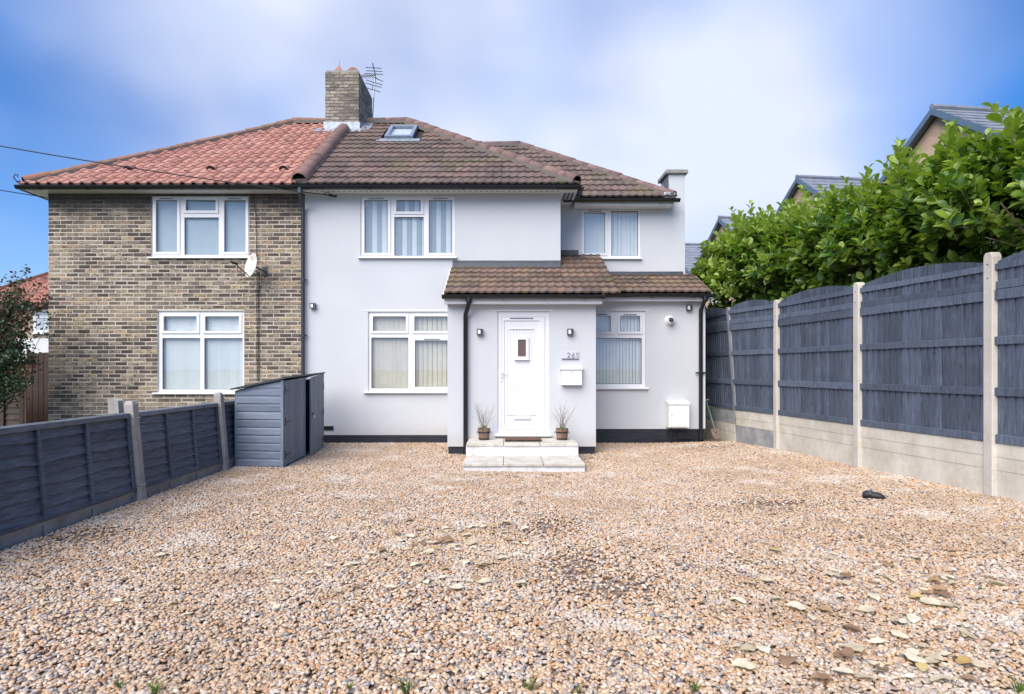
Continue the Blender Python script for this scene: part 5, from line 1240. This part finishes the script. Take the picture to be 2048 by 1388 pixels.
# laurel hedge behind the tall fence
def hedge():
    root = thing('laurel_hedge', 'big glossy green laurel hedge rising above the tall fence', 'hedge', (5.4, 9, 0))
    rng = np.random.default_rng(3); off = np.array(woff(root))
    def cx(y): return 4.43-.152*(y-10.08)+1.0
    def top(y): return np.interp(y, [3, 5.5, 7, 8.5, 10, 11.5, 12.8, 13.8, 14.6], [3.8, 3.8, 3.72, 3.68, 3.7, 3.8, 3.95, 3.8, 3.7])
    shoots = []; tips = []
    ns = 4300
    y = rng.uniform(3.2, 14.5, ns); u = rng.uniform(-1, 1, ns); 
    P_, D_, Ln = [], [], []
    while len(P_) < ns:
        yy = rng.uniform(3.2, 12.9); tz = float(top(yy)); zc_ = (tz+1.9)/2-.1; hz = (tz-1.9)/2+.15; ang = rng.uniform(0, 2*math.pi); rad = rng.uniform(.55, 1)**.5
        if rng.random() < .2: rad *= .75
        endf = min(1, (13.0-yy)/.9)**.5
        lump = 1+.12*math.sin(yy*3.1+ang*2)+.08*math.sin(yy*7.3+ang)
        hx = 1.05*lump*(.75+.25*endf)
        dx = math.cos(ang)*hx*rad; dz = math.sin(ang)*hz*rad*(1 if math.sin(ang) < 0 else lump*.97)
        p = np.array([cx(yy)+dx, yy, zc_+dz])
        fx_ = 4.43-.15*(yy-10.08)
        if p[2] < 2.82 and p[0] < fx_+.2: continue
        if yy > 13.1 and p[0] < fx_: continue
        if p[0] < fx_-.42: continue
        d = np.array([math.cos(ang)*.8, rng.uniform(-.6, .35), math.sin(ang)*.7+.5])+rng.normal(0, .3, 3)
        P_.append(p); D_.append(d/np.linalg.norm(d)); Ln.append(rng.uniform(.16, .34))
    for _ in range(700):
        yy = rng.uniform(3.2, 12.5); P_.append(np.array([cx(yy)+rng.uniform(-.35, .6), yy, rng.uniform(2.0, 3.3)])); d = np.array([-.6, rng.normal(0, .5), rng.normal(.3, .5)]); D_.append(d/np.linalg.norm(d)); Ln.append(.28)
    # leader shoots poking above the top
    for _ in range(330):
        yy = rng.uniform(3.2, 12.7); dx = rng.uniform(-.75, .6); p = np.array([cx(yy)+dx, yy, float(top(yy))-.1-.35*dx*dx])
        d = np.array([rng.normal(-.1, .22), rng.normal(0, .25), 1.0]); P_.append(p); D_.append(d/np.linalg.norm(d)); Ln.append(rng.uniform(.25, .85)**1.2)
    # end of the hedge, sprays towards the house corner
    for _ in range(90):
        yy = rng.uniform(11.0, 12.6); p = np.array([4.43-.15*(yy-10.08)+rng.uniform(.0, .4), yy, rng.uniform(2.7, 3.8)]); d = np.array([-.8, rng.normal(0, .4), rng.uniform(-.1, .8)]); P_.append(p); D_.append(d/np.linalg.norm(d)); Ln.append(rng.uniform(.2, .4))
    pos, dirs, nrm, size, rnd, idx = [], [], [], [], [], []; stem = MB()
    for si, (p, d, L) in enumerate(zip(P_, D_, Ln)):
        n_ = int(6+L*18); a0 = rng.uniform(0, 6.28); s1 = np.cross(d, [0, .1, 1.0]); s1 /= np.linalg.norm(s1)+1e-9; s2 = np.cross(d, s1); young = si >= 5000 or rng.random() < .16
        if si % 3 == 0 or si >= 5000: stem.tube([tuple(p-d*.12), tuple(p+d*L*.5), tuple(p+d*L)], .005, 4, .003, caps=False)
        for k_ in range(n_):
            t_ = k_/max(1, n_-1); a = a0+k_*2.4; rdl = s1*math.cos(a)+s2*math.sin(a); sp = .95-.55*t_
            ld = d*(1-sp*.6)+rdl*sp+np.array([0, 0, .12]); ld /= np.linalg.norm(ld)
            nn = d+np.array([0, 0, .6])+rng.normal(0, .25, 3)
            pos.append(p+d*L*t_+rdl*.008); dirs.append(ld); nrm.append(nn); size.append(rng.uniform(.115, .18)*(1 if t_ < .8 else .78)); rnd.append(rng.random()); idx.append(1 if young and t_ > .3 else 0)
    pos, dirs, nrm, size, rnd, idx = map(np.array, (pos, dirs, nrm, size, rnd, idx)); B = basis(dirs, nrm)
    fxa = 4.43-.15*(pos[:, 1]-10.08); ok = ~((pos[:, 2] < 2.72) & (pos[:, 0] < fxa+.14)); pos, B, size, rnd, idx = pos[ok], B[ok], size[ok], rnd[ok], idx[ok]
    tv, tf = leaf_template()
    # the 300 that show largest become parts
    dist = np.linalg.norm(pos-np.array([0, 0, EYE]), axis=1); inframe = (np.abs(pos[:, 0]/pos[:, 1]) < .83) & (pos[:, 2] > 2.55)
    front = pos[:, 0] < (4.43-.152*(pos[:, 1]-10.08)+.45)
    score = np.where(inframe & front, size/dist, 0); order = np.argsort(-score); pick = order[:300]; mask = np.ones(len(pos), bool); mask[pick] = False
    leaves_mesh('foliage', tv, tf, pos[mask], B[mask], size[mask], rnd[mask], [M['laurel'], M['laurel_new']], root, 'stuff', off, idx[mask])
    mes = []
    for m_ in (M['laurel'], M['laurel_new']):
        q = MB(); q.add([tuple(x) for x in tv], [tuple(int(i) for i in f_) for f_ in tf]); mes.append(q.mesh('leaf', m_, smooth=True))
    for i in pick:
        o = bpy.data.objects.new('leaf', mes[idx[i]]); COL.objects.link(o); o.parent = root; o.location = Vector(pos[i]-off); o.rotation_euler = Matrix(B[i].tolist()).to_euler(); s_ = float(size[i]); o.scale = (s_, s_, s_)
    stem.build('shoots', M['twig'], root)
    tr = random.Random(8)
    for yb_ in (4, 5.3, 6.7, 8, 9.4, 10.8, 12.1):
        m_ = MB(); x0 = cx(yb_)
        for q in range(4):
            p = Vector((x0+tr.uniform(-.1, .1), yb_+tr.uniform(-.1, .1), -.1)); pts = [p.copy()]; d = Vector((tr.uniform(-.3, .3), tr.uniform(-.35, .35), 1))
            for _ in range(5): p = p+d*.62; d = d+Vector((tr.uniform(-.2, .2), tr.uniform(-.2, .2), 0)); pts.append(p.copy())
            m_.tube(pts, .035, 6, .008)
        m_.build('trunk', M['bark'], root)
hedge()

# dark twiggy shrub at the far left
def shrub():
    root = thing('berry_shrub', 'dark straggly shrub with small leaves and reddish berries at the far left', 'shrub', (-9.2, 10.4, 0)); rng = np.random.default_rng(5); off = np.array(woff(root))
    st_ = MB(); pos, dirs, idx = [], [], []
    c0 = np.array(P(-25, 700, 10.4))
    for i in range(170):
        tgt = np.array(P(rng.uniform(-110, 62), rng.uniform(560, 775), 10.4+rng.uniform(-.5, .5)))
        if rng.random() < .12: tgt = np.array(P(rng.choice([8, 25, 52, 70, 95]), rng.uniform(535, 640), 10.4))
        b_ = np.array([-9.0+rng.normal(0, .12), 10.4+rng.normal(0, .1), .3]); ctrl = (b_+tgt)/2+np.array([rng.normal(0, .2), rng.normal(0, .15), .3+rng.random()*.3]); pts = []
        for k_ in range(10):
            t = k_/9; pts.append((1-t)**2*b_+2*t*(1-t)*ctrl+t*t*tgt+rng.normal(0, .015, 3))
        st_.tube([tuple(q) for q in pts], .008, 4, .002, caps=False)
        red = rng.random() < .3
        for k_ in range(3, 10):
            for _ in range(20 if k_ < 9 else 8):
                sp = .09 if k_ < 8 else .04
                pos.append(pts[k_]+rng.normal(0, sp, 3)); dirs.append(rng.normal(0, 1, 3)); idx.append(1 if red and rng.random() < .6 else 0)
    pos, dirs, idx = np.array(pos), np.array(dirs), np.array(idx); B = basis(dirs, rng.normal(0, 1, dirs.shape)+np.array([0, -.3, .8])); tv, tf = leaf_template(2, .1, .1, .9)
    leaves_mesh('foliage', tv, tf, pos, B, rng.uniform(.035, .065, len(pos)), rng.random(len(pos)), [M['shrub'], M['shrub_red']], root, 'stuff', off, idx)
    st_.build('stems', M['bark'], root)
shrub()

# ---------------------------------------------------------------- neighbours' fences at the far left
t = thing('board_fence', 'tall dark brown vertical board fence beside the brick house', 'fence', (-9, 12.3, 0)); D = 12.3
for i, (a, b) in enumerate(((53, 65), (66, 76), (77, 87), (88, 97))):
    mb = MB(); mb.prism([P(a, 704+i % 2, D), P(b, 704+(i*3) % 4, D), Vector((XX(b, D), D, -.1)), Vector((XX(a, D), D, -.1))], (0, .03, 0)); mb.build('board', M['brown_board'], t)
mb = MB(); mb.box(XX(53, D), XL+.1, D+.031, D+.07, .3, .4); mb.box(XX(53, D), XL+.1, D+.031, D+.07, 1.2, 1.3); mb.build('rail', M['brown_board'], t)
t = thing('lap_fence', 'low weathered brown lap fence panel at the left edge behind the shrub', 'fence', (-9.5, 11.6, 0)); D = 11.6
for i in range(9):
    mb = MB(); z0 = -.05+i*.115; mb.prism([(XX(-160, D), D-.02, z0), (XX(46, D), D-.02, z0+.0), (XX(46, D), D, z0+.125), (XX(-160, D), D, z0+.125)], (0, .012, 0)); mb.build('slat', M['brown_lap'], t)
for a in (-160, -60, 8, 48):
    mb = MB(); mb.box(XX(a, D)-.04, XX(a, D)+.03, D-.05, D-.022, -.1, 1.03); mb.build('batten', M['brown_lap'], t)
mb = MB(); mb.box(XX(-160, D), XX(50, D), D-.05, D+.03, 1.0, 1.04); mb.build('cap_rail', M['brown_lap'], t)
mb = MB(); mb.box(XX(-200, 13.5), XX(51, 13.5), 13.5, 13.6, -.1, ZZ(722, 13.5)); o = mb.build('garden_wall', simple('mossy_brown_wall', (.12, .085, .05), .9, var=.5, sc=3, bump=.6)); tag(o, 'mossy brown garden wall behind the low brown fence', 'wall')

# far house on the left
def far_left():
    t = thing('distant_house', 'distant tan house with a pinkish red hipped roof beyond the left shrub', 'house', (-21.5, 30, 0)); x0, x1, y0 = -26, -15.5, 30
    m_ = MB(); m_.box(x0, x1, y0, y0+7.4, 2.85, 4.5); m_.build('wall', M['far_wall'], t)
    m_ = MB(); m_.box(x0, x1, y0, y0+7.4, -.1, 2.849); o = m_.build('wall', M['far_white'], t); o['label'] = 'white rendered ground floor'
    ey = y0-.35; r_ = 4.05; xl, xr = x0-.35, x1+.35
    rf_ = shell(t, [[(xl, ey, 4.5), (xr, ey, 4.5), (xr-r_, ey+r_, 7.3), (xl+r_, ey+r_, 7.3)], [(xl, ey, 4.5), (xl+r_, ey+r_, 7.3), (xl, ey+2*r_, 4.5)], [(xr, ey, 4.5), (xr, ey+2*r_, 4.5), (xr-r_, ey+r_, 7.3)], [(xl, ey+2*r_, 4.5), (xl+r_, ey+r_, 7.3), (xr-r_, ey+r_, 7.3), (xr, ey+2*r_, 4.5)]])
    s_ = Vector((0, 1, 2.8/r_)).normalized()
    tiled_slope(rf_, (xl, ey, 4.52), (1, 0, 0), s_, xr-xl, r_*math.sqrt(1+(2.8/r_)**2), 'pan', .3, .34, M['tile_far'], [((xl, ey, 0), (-1, 1, 0)), ((xr, ey, 0), (1, 1, 0))], [], 0, 31)
    m_ = MB(); m_.bar((xl, ey, 4.58), (xl+r_, ey+r_, 7.4), .25, .14); m_.bar((xl+r_, ey+r_, 7.4), (xr-r_, ey+r_, 7.4), .25, .14); m_.build('ridge', M['ridge_red'], rf_)
    gutter(t, (xl, ey-.05, 4.46), (xr, ey-.05, 4.46), .09, brackets=0)
    for (a, b) in ((68, 96),):
        X0, X1, Z0, Z1 = XX(a, y0), XX(b, y0)+.6, ZZ(666, y0), ZZ(619, y0)
        m_ = MB(); m_.plate(X0, X1, Z0, Z1, y0-.05, y0-.001, [(X0+.12, X0+.75, Z0+.12, Z1-.42), (X0+.12, X0+.75, Z1-.34, Z1-.1), (X0+.85, X1-.1, Z0+.12, Z1-.1)]); wn_ = m_.build('window', M['upvc'], t)
        m_ = MB(); m_.box(X0+.02, X1-.02, y0-.02, y0-.002, Z0+.05, Z1-.05); m_.build('pane', M['blind_dark'], wn_)
        m_ = MB(); m_.box(X0-.08, X1+.08, y0-.12, y0-.001, Z0-.06, Z0-.001); m_.build('sill', M['upvc'], wn_)
    m_ = MB(); m_.plate(-24.6, -23.2, .9, 2.3, y0-.05, y0-.001, [(-24.5, -23.3, 1.0, 2.2)]); wn_ = m_.build('window', M['upvc'], t)
    m_ = MB(); m_.box(-24.55, -23.25, y0-.02, y0-.002, .95, 2.25); m_.build('pane', M['blind_dark'], wn_)
far_left()

# row of new gabled houses behind the hedge on the right
def gable_house(X_, Y_, label):
    t = thing('gabled_house', label, 'house', (X_, Y_, 0), 'new buff-brick gabled houses behind the hedge', R(7.24)); hw = 2.85; AP = 8.3; k_ = .706; EV = AP-k_*hw; Lg = 9.5
    wins = [(-2.0, -1.0, 4.3, 5.5), (.6, 1.6, 4.3, 5.5), (-2.0, -1.0, 1.2, 2.5), (.6, 1.6, 1.2, 2.5)]
    m_ = MB(); 
    # gable wall faces -x in local axes
    q = MB(); q.plate(-hw, hw, 0, EV, 0, .28, wins)
    m_.v = [(y, -x, z) if False else (y, x, z) for (x, y, z) in q.v]; m_.f = [f_[::-1] for f_ in q.f]; m_.a = q.a[:]; m_.m = q.m[:]
    m_.prism([(0, -hw, EV), (0, hw, EV), (0, 0, AP)], (.28, 0, 0))
    m_.box(.281, Lg, -hw, -hw+.28, 0, EV); m_.box(.281, Lg, hw-.28, hw, 0, EV); m_.box(Lg-.28, Lg, -hw+.281, hw-.281, 0, EV)
    m_.build('wall', M['far_brick'], t, local=True)
    rm = MB(); 
    for s_ in (-1, 1):
        rm.prism([(-.22, 0, AP+.06), (Lg+.2, 0, AP+.06), (Lg+.2, s_*(hw+.25), AP+.06-k_*(hw+.25)), (-.22, s_*(hw+.25), AP+.06-k_*(hw+.25))], (0, 0, .05))
    rf_ = rm.build('roof', M['slate'], t, local=True)
    # courses of flat tiles
    for s_ in (-1, 1):
        n_ = 11; cm = MB(); L_ = math.hypot(1, k_)
        for i in range(n_):
            y0 = (hw+.25)*i/n_; y1 = (hw+.25)*(i+1)/n_+.02; z0 = AP+.115-k_*y0; z1 = AP+.145-k_*y1
            cm.prism([(-.2, s_*y0, z0), (Lg+.18, s_*y0, z0), (Lg+.18, s_*y1, z1), (-.2, s_*y1, z1)], (0, 0, .018))
        cm.build('tile_courses', M['slate'], rf_, local=True, kind='stuff')
    b_ = MB()
    for s_ in (-1, 1): b_.prism([(-.26, 0, AP+.14), (-.26, s_*(hw+.28), AP+.14-k_*(hw+.28)), (-.26, s_*(hw+.28), AP-.04-k_*(hw+.28)), (-.26, 0, AP-.04)], (.035, 0, 0)); b_.build('barge_board', M['barge'], t, local=True) if s_ == 1 else None
    b_ = MB(); b_.tube([(-.25, 0, AP+.17), (Lg+.2, 0, AP+.17)], .08, 8); b_.build('ridge', M['slate'], rf_, local=True)
    for (a, b, c_, d_) in wins:
        q = MB(); q.plate(a, b, c_, d_, .06, .12, [(a+.07, (a+b)/2-.03, c_+.07, d_-.07), ((a+b)/2+.03, b-.07, c_+.07, d_-.07)]); f_ = MB(); f_.v = [(y, x, z) for (x, y, z) in q.v]; f_.f = [z[::-1] for z in q.f]; f_.a = q.a; f_.m = q.m; wi = f_.build('window', M['dark_grey'], t, local=True)
        g_ = MB(); g_.box(.13, .14, a+.01, b-.01, c_+.01, d_-.01); g_.build('pane', M['blind_grey'], wi, local=True)
gable_house(11.78, 16.8, 'nearest buff-brick gabled house behind the hedge at the right edge')
gable_house(10.98, 22.9, 'middle buff-brick gabled house peeping over the hedge')
gable_house(10.2, 29.0, 'buff-brick gabled house behind the left end of the hedge')
gable_house(9.4, 35.1, 'farthest gabled house with grey roof seen just right of the grey house')

# ---------------------------------------------------------------- things on the gravel
def shoe():
    D = 1.36*F/(992-CY)*.955; c = P(1748, 992, D); c.z = gz(c.x, c.y)+.0; t = thing('dropped_shoe', 'small black rubber shoe lying on its side on the gravel near the tall fence', 'shoe', c)
    m_ = MB(); d = Vector((.8, -.55, 0)).normalized(); s_ = Vector((-d.y, d.x, 0)); rings = []; N_ = 12; K_ = 9
    prof = [(l*.75, w*.95, h*.85) for l, w, h in [(-.14, .02, .02), (-.13, .04, .045), (-.09, .052, .062), (-.04, .052, .06), (-.02, .05, .05), (.02, .055, .056), (.07, .052, .048), (.11, .038, .035), (.135, .012, .015)]]
    v = []
    for (l, w_, h) in prof:
        for k_ in range(N_): a = 2*math.pi*k_/N_; v.append(c+d*l+s_*math.cos(a)*w_+Vector((0, 0, h*.55+math.sin(a)*h*.75+.008)))
    f = [(i*N_+k_, i*N_+(k_+1) % N_, (i+1)*N_+(k_+1) % N_, (i+1)*N_+k_) for i in range(len(prof)-1) for k_ in range(N_)]+[tuple(range(N_-1, -1, -1)), tuple((len(prof)-1)*N_+k_ for k_ in range(N_))]
    m_.add(v, f); m_.build('upper', M['rubber'], t, smooth=True)
    m_ = MB(); m_.tube([c+d*-.03+s_*math.cos(a)*.056+Vector((0, 0, .035+math.sin(a)*.05)) for a in [math.pi*q/8 for q in range(9)]], .008, 6); m_.build('strap', M['dark_grey'], t, smooth=True)
shoe()

def fallen():
    rr = random.Random(17)
    def lmesh(mat, L, W, curl, fold, sd):
        tv, tf = leaf_template(6, fold*.35, curl*.45, W); q = MB(); r2 = random.Random(sd); tv = []
        for i in range(9):
            y = i/8; ww = W*.5*math.sin(math.pi*y**.85)**.8*r2.uniform(.88, 1.08) if 0 < i < 8 else .008; zz = curl*(y-.5)**2*1.6; bend = .12*math.sin(y*3)*(1 if sd % 2 else -1)
            tv += [(-ww+bend, y, zz+ww*fold*r2.uniform(.2, .9)), (bend, y, zz), (ww+bend, y, zz+ww*fold*r2.uniform(.2, .9))]
        tf = [f_ for i in range(8) for f_ in ((3*i, 3*i+1, 3*i+4, 3*i+3), (3*i+1, 3*i+2, 3*i+5, 3*i+4))]
        q.add([(x+.03*math.sin(y*3)*r2.uniform(-1, 1), y-.5, z+.05+.025*math.sin(x*9+y*5)) for x, y, z in tv], [tuple(int(i) for i in f_) for f_ in tf]); return q.mesh('fallen_leaf', mat, smooth=True)
    kinds = {'cream': [lmesh(M['leaf_cream'], 1, w_, c_, .3, i) for i, (w_, c_) in enumerate(((.5, .1), (.62, -.12), (.42, .15), (.85, .05)))], 'brown': [lmesh(M['leaf_brown'], 1, w_, c_, .5, i+9) for i, (w_, c_) in enumerate(((.55, .25), (.7, -.2)))], 'yellow': [lmesh(M['leaf_yellow'], 1, .6, .12, .3, 31)]}
    def place(px, py, kind, size, rz=None, label=None, where='lying on the gravel'):
        D = EYE*F/(py-CY); x = XX(px, D); D = (EYE-gz(x, D))*F/(py-CY); x = XX(px, D)
        o = bpy.data.objects.new('fallen_leaf', rr.choice(kinds[kind])); COL.objects.link(o); o.location = (x, D, gz(x, D)+.012)
        o.rotation_euler = (rr.uniform(-.1, .16), rr.uniform(-.16, .16), rr.uniform(0, 6.28) if rz is None else rz); o.scale = (size, size, size)
        lab = {'cream': 'dry pale cream fallen leaf', 'brown': 'curled brown fallen leaf', 'yellow': 'small yellow fallen leaf'}[kind]+' '+where
        if label: tag(o, label, 'leaf')
        else: tag(o, lab, 'leaf', kind+' fallen leaves '+where)
    place(1732, 1362, 'cream', .085, label='large round pale leaf lying flat near the bottom right of the drive')
    place(1848, 1343, 'yellow', .085, label='tan-yellow leaf near the bottom right corner, right of the large round pale leaf')
    place(1720, 1075, 'brown', .07); place(265, 1138, 'yellow', .07, label='small yellow-brown leaf alone on the gravel at the left'); place(1298, 1245, 'yellow', .05)
    # drifts: right side of the drive, and the centre
    for _ in range(80): place(rr.triangular(1350, 2045, 1900), rr.uniform(1100, 1370), rr.choices(['cream', 'brown', 'yellow'], (10, 2.5, .8))[0], rr.uniform(.06, .115), rr.uniform(0, 6.28), where='in the drift on the near right of the drive')
    for _ in range(75): place(rr.triangular(640, 1090, 1030), rr.triangular(990, 1190, 1090), rr.choices(['cream', 'brown', 'yellow'], (10, 2.2, 1))[0], rr.uniform(.05, .115), rr.uniform(0, 6.28), where='in the drift near the middle of the drive')
    for _ in range(34): place(rr.uniform(60, 900), rr.uniform(980, 1250), rr.choices(['cream', 'brown', 'yellow'], (7, 3, 1))[0], rr.uniform(.04, .085), rr.gauss(1.7, .8), where='scattered over the left half of the drive')
    for _ in range(26): place(rr.uniform(1100, 2000), rr.uniform(950, 1200), rr.choices(['cream', 'brown', 'yellow'], (3, 5, 1))[0], rr.uniform(.04, .07), where='scattered over the right half of the drive')
    for _ in range(14): place(rr.uniform(1000, 1180), rr.uniform(946, 955), 'brown', rr.uniform(.05, .08), where='at the foot of the front steps')
    for (px, py) in ((653, 889), (722, 893), (868, 893), (884, 899), (1410, 890), (1425, 893), (1440, 889), (1452, 893), (1400, 893), (1465, 892), (1182, 918)): place(px, py, 'brown', rr.uniform(.08, .12), where='blown against the house wall')
fallen()

def tufts():
    rr = random.Random(23); ms = []
    for s_ in range(3):
        q = MB()
        for i in range(26):
            a = rr.uniform(0, 6.28); r0 = rr.uniform(0, .02); h = rr.uniform(.02, .05); l = rr.uniform(.015, .045); b_ = Vector((math.cos(a)*r0, math.sin(a)*r0, 0)); e = Vector((math.cos(a), math.sin(a), 0)); sv = Vector((-math.sin(a), math.cos(a), 0))*.0022
            q.add([b_-sv, b_+sv, b_+e*l*.5+Vector((0, 0, h*.8))+sv*.8, b_+e*l*.5+Vector((0, 0, h*.8))-sv*.8, b_+e*l+Vector((0, 0, h))], [(0, 1, 2, 3), (3, 2, 4)])
        ms.append(q.mesh('grass_tuft', M['grass']))
    for (px, py, sc) in ((240, 1374, .6), (310, 1382, .9), (812, 1380, 1), (700, 1377, .5), (1058, 1379, .9), (1390, 1380, .7), (1155, 1386, .5), (2040, 1384, 1), (415, 948, .8), (1745, 985, .4), (1962, 1180, .5)):
        D = EYE*F/(py-CY); x = XX(px, D); D = (EYE-gz(x, D))*F/(py-CY); o = bpy.data.objects.new('grass_tuft', rr.choice(ms)); COL.objects.link(o); o.location = (XX(px, D), D, gz(x, D)-.002); o.scale = (sc*1.2,)*3; o.rotation_euler = (0, 0, rr.uniform(0, 6))
        tag(o, 'tiny green grass tuft growing up through the gravel', 'grass tuft', 'grass tufts in the gravel')
tufts()
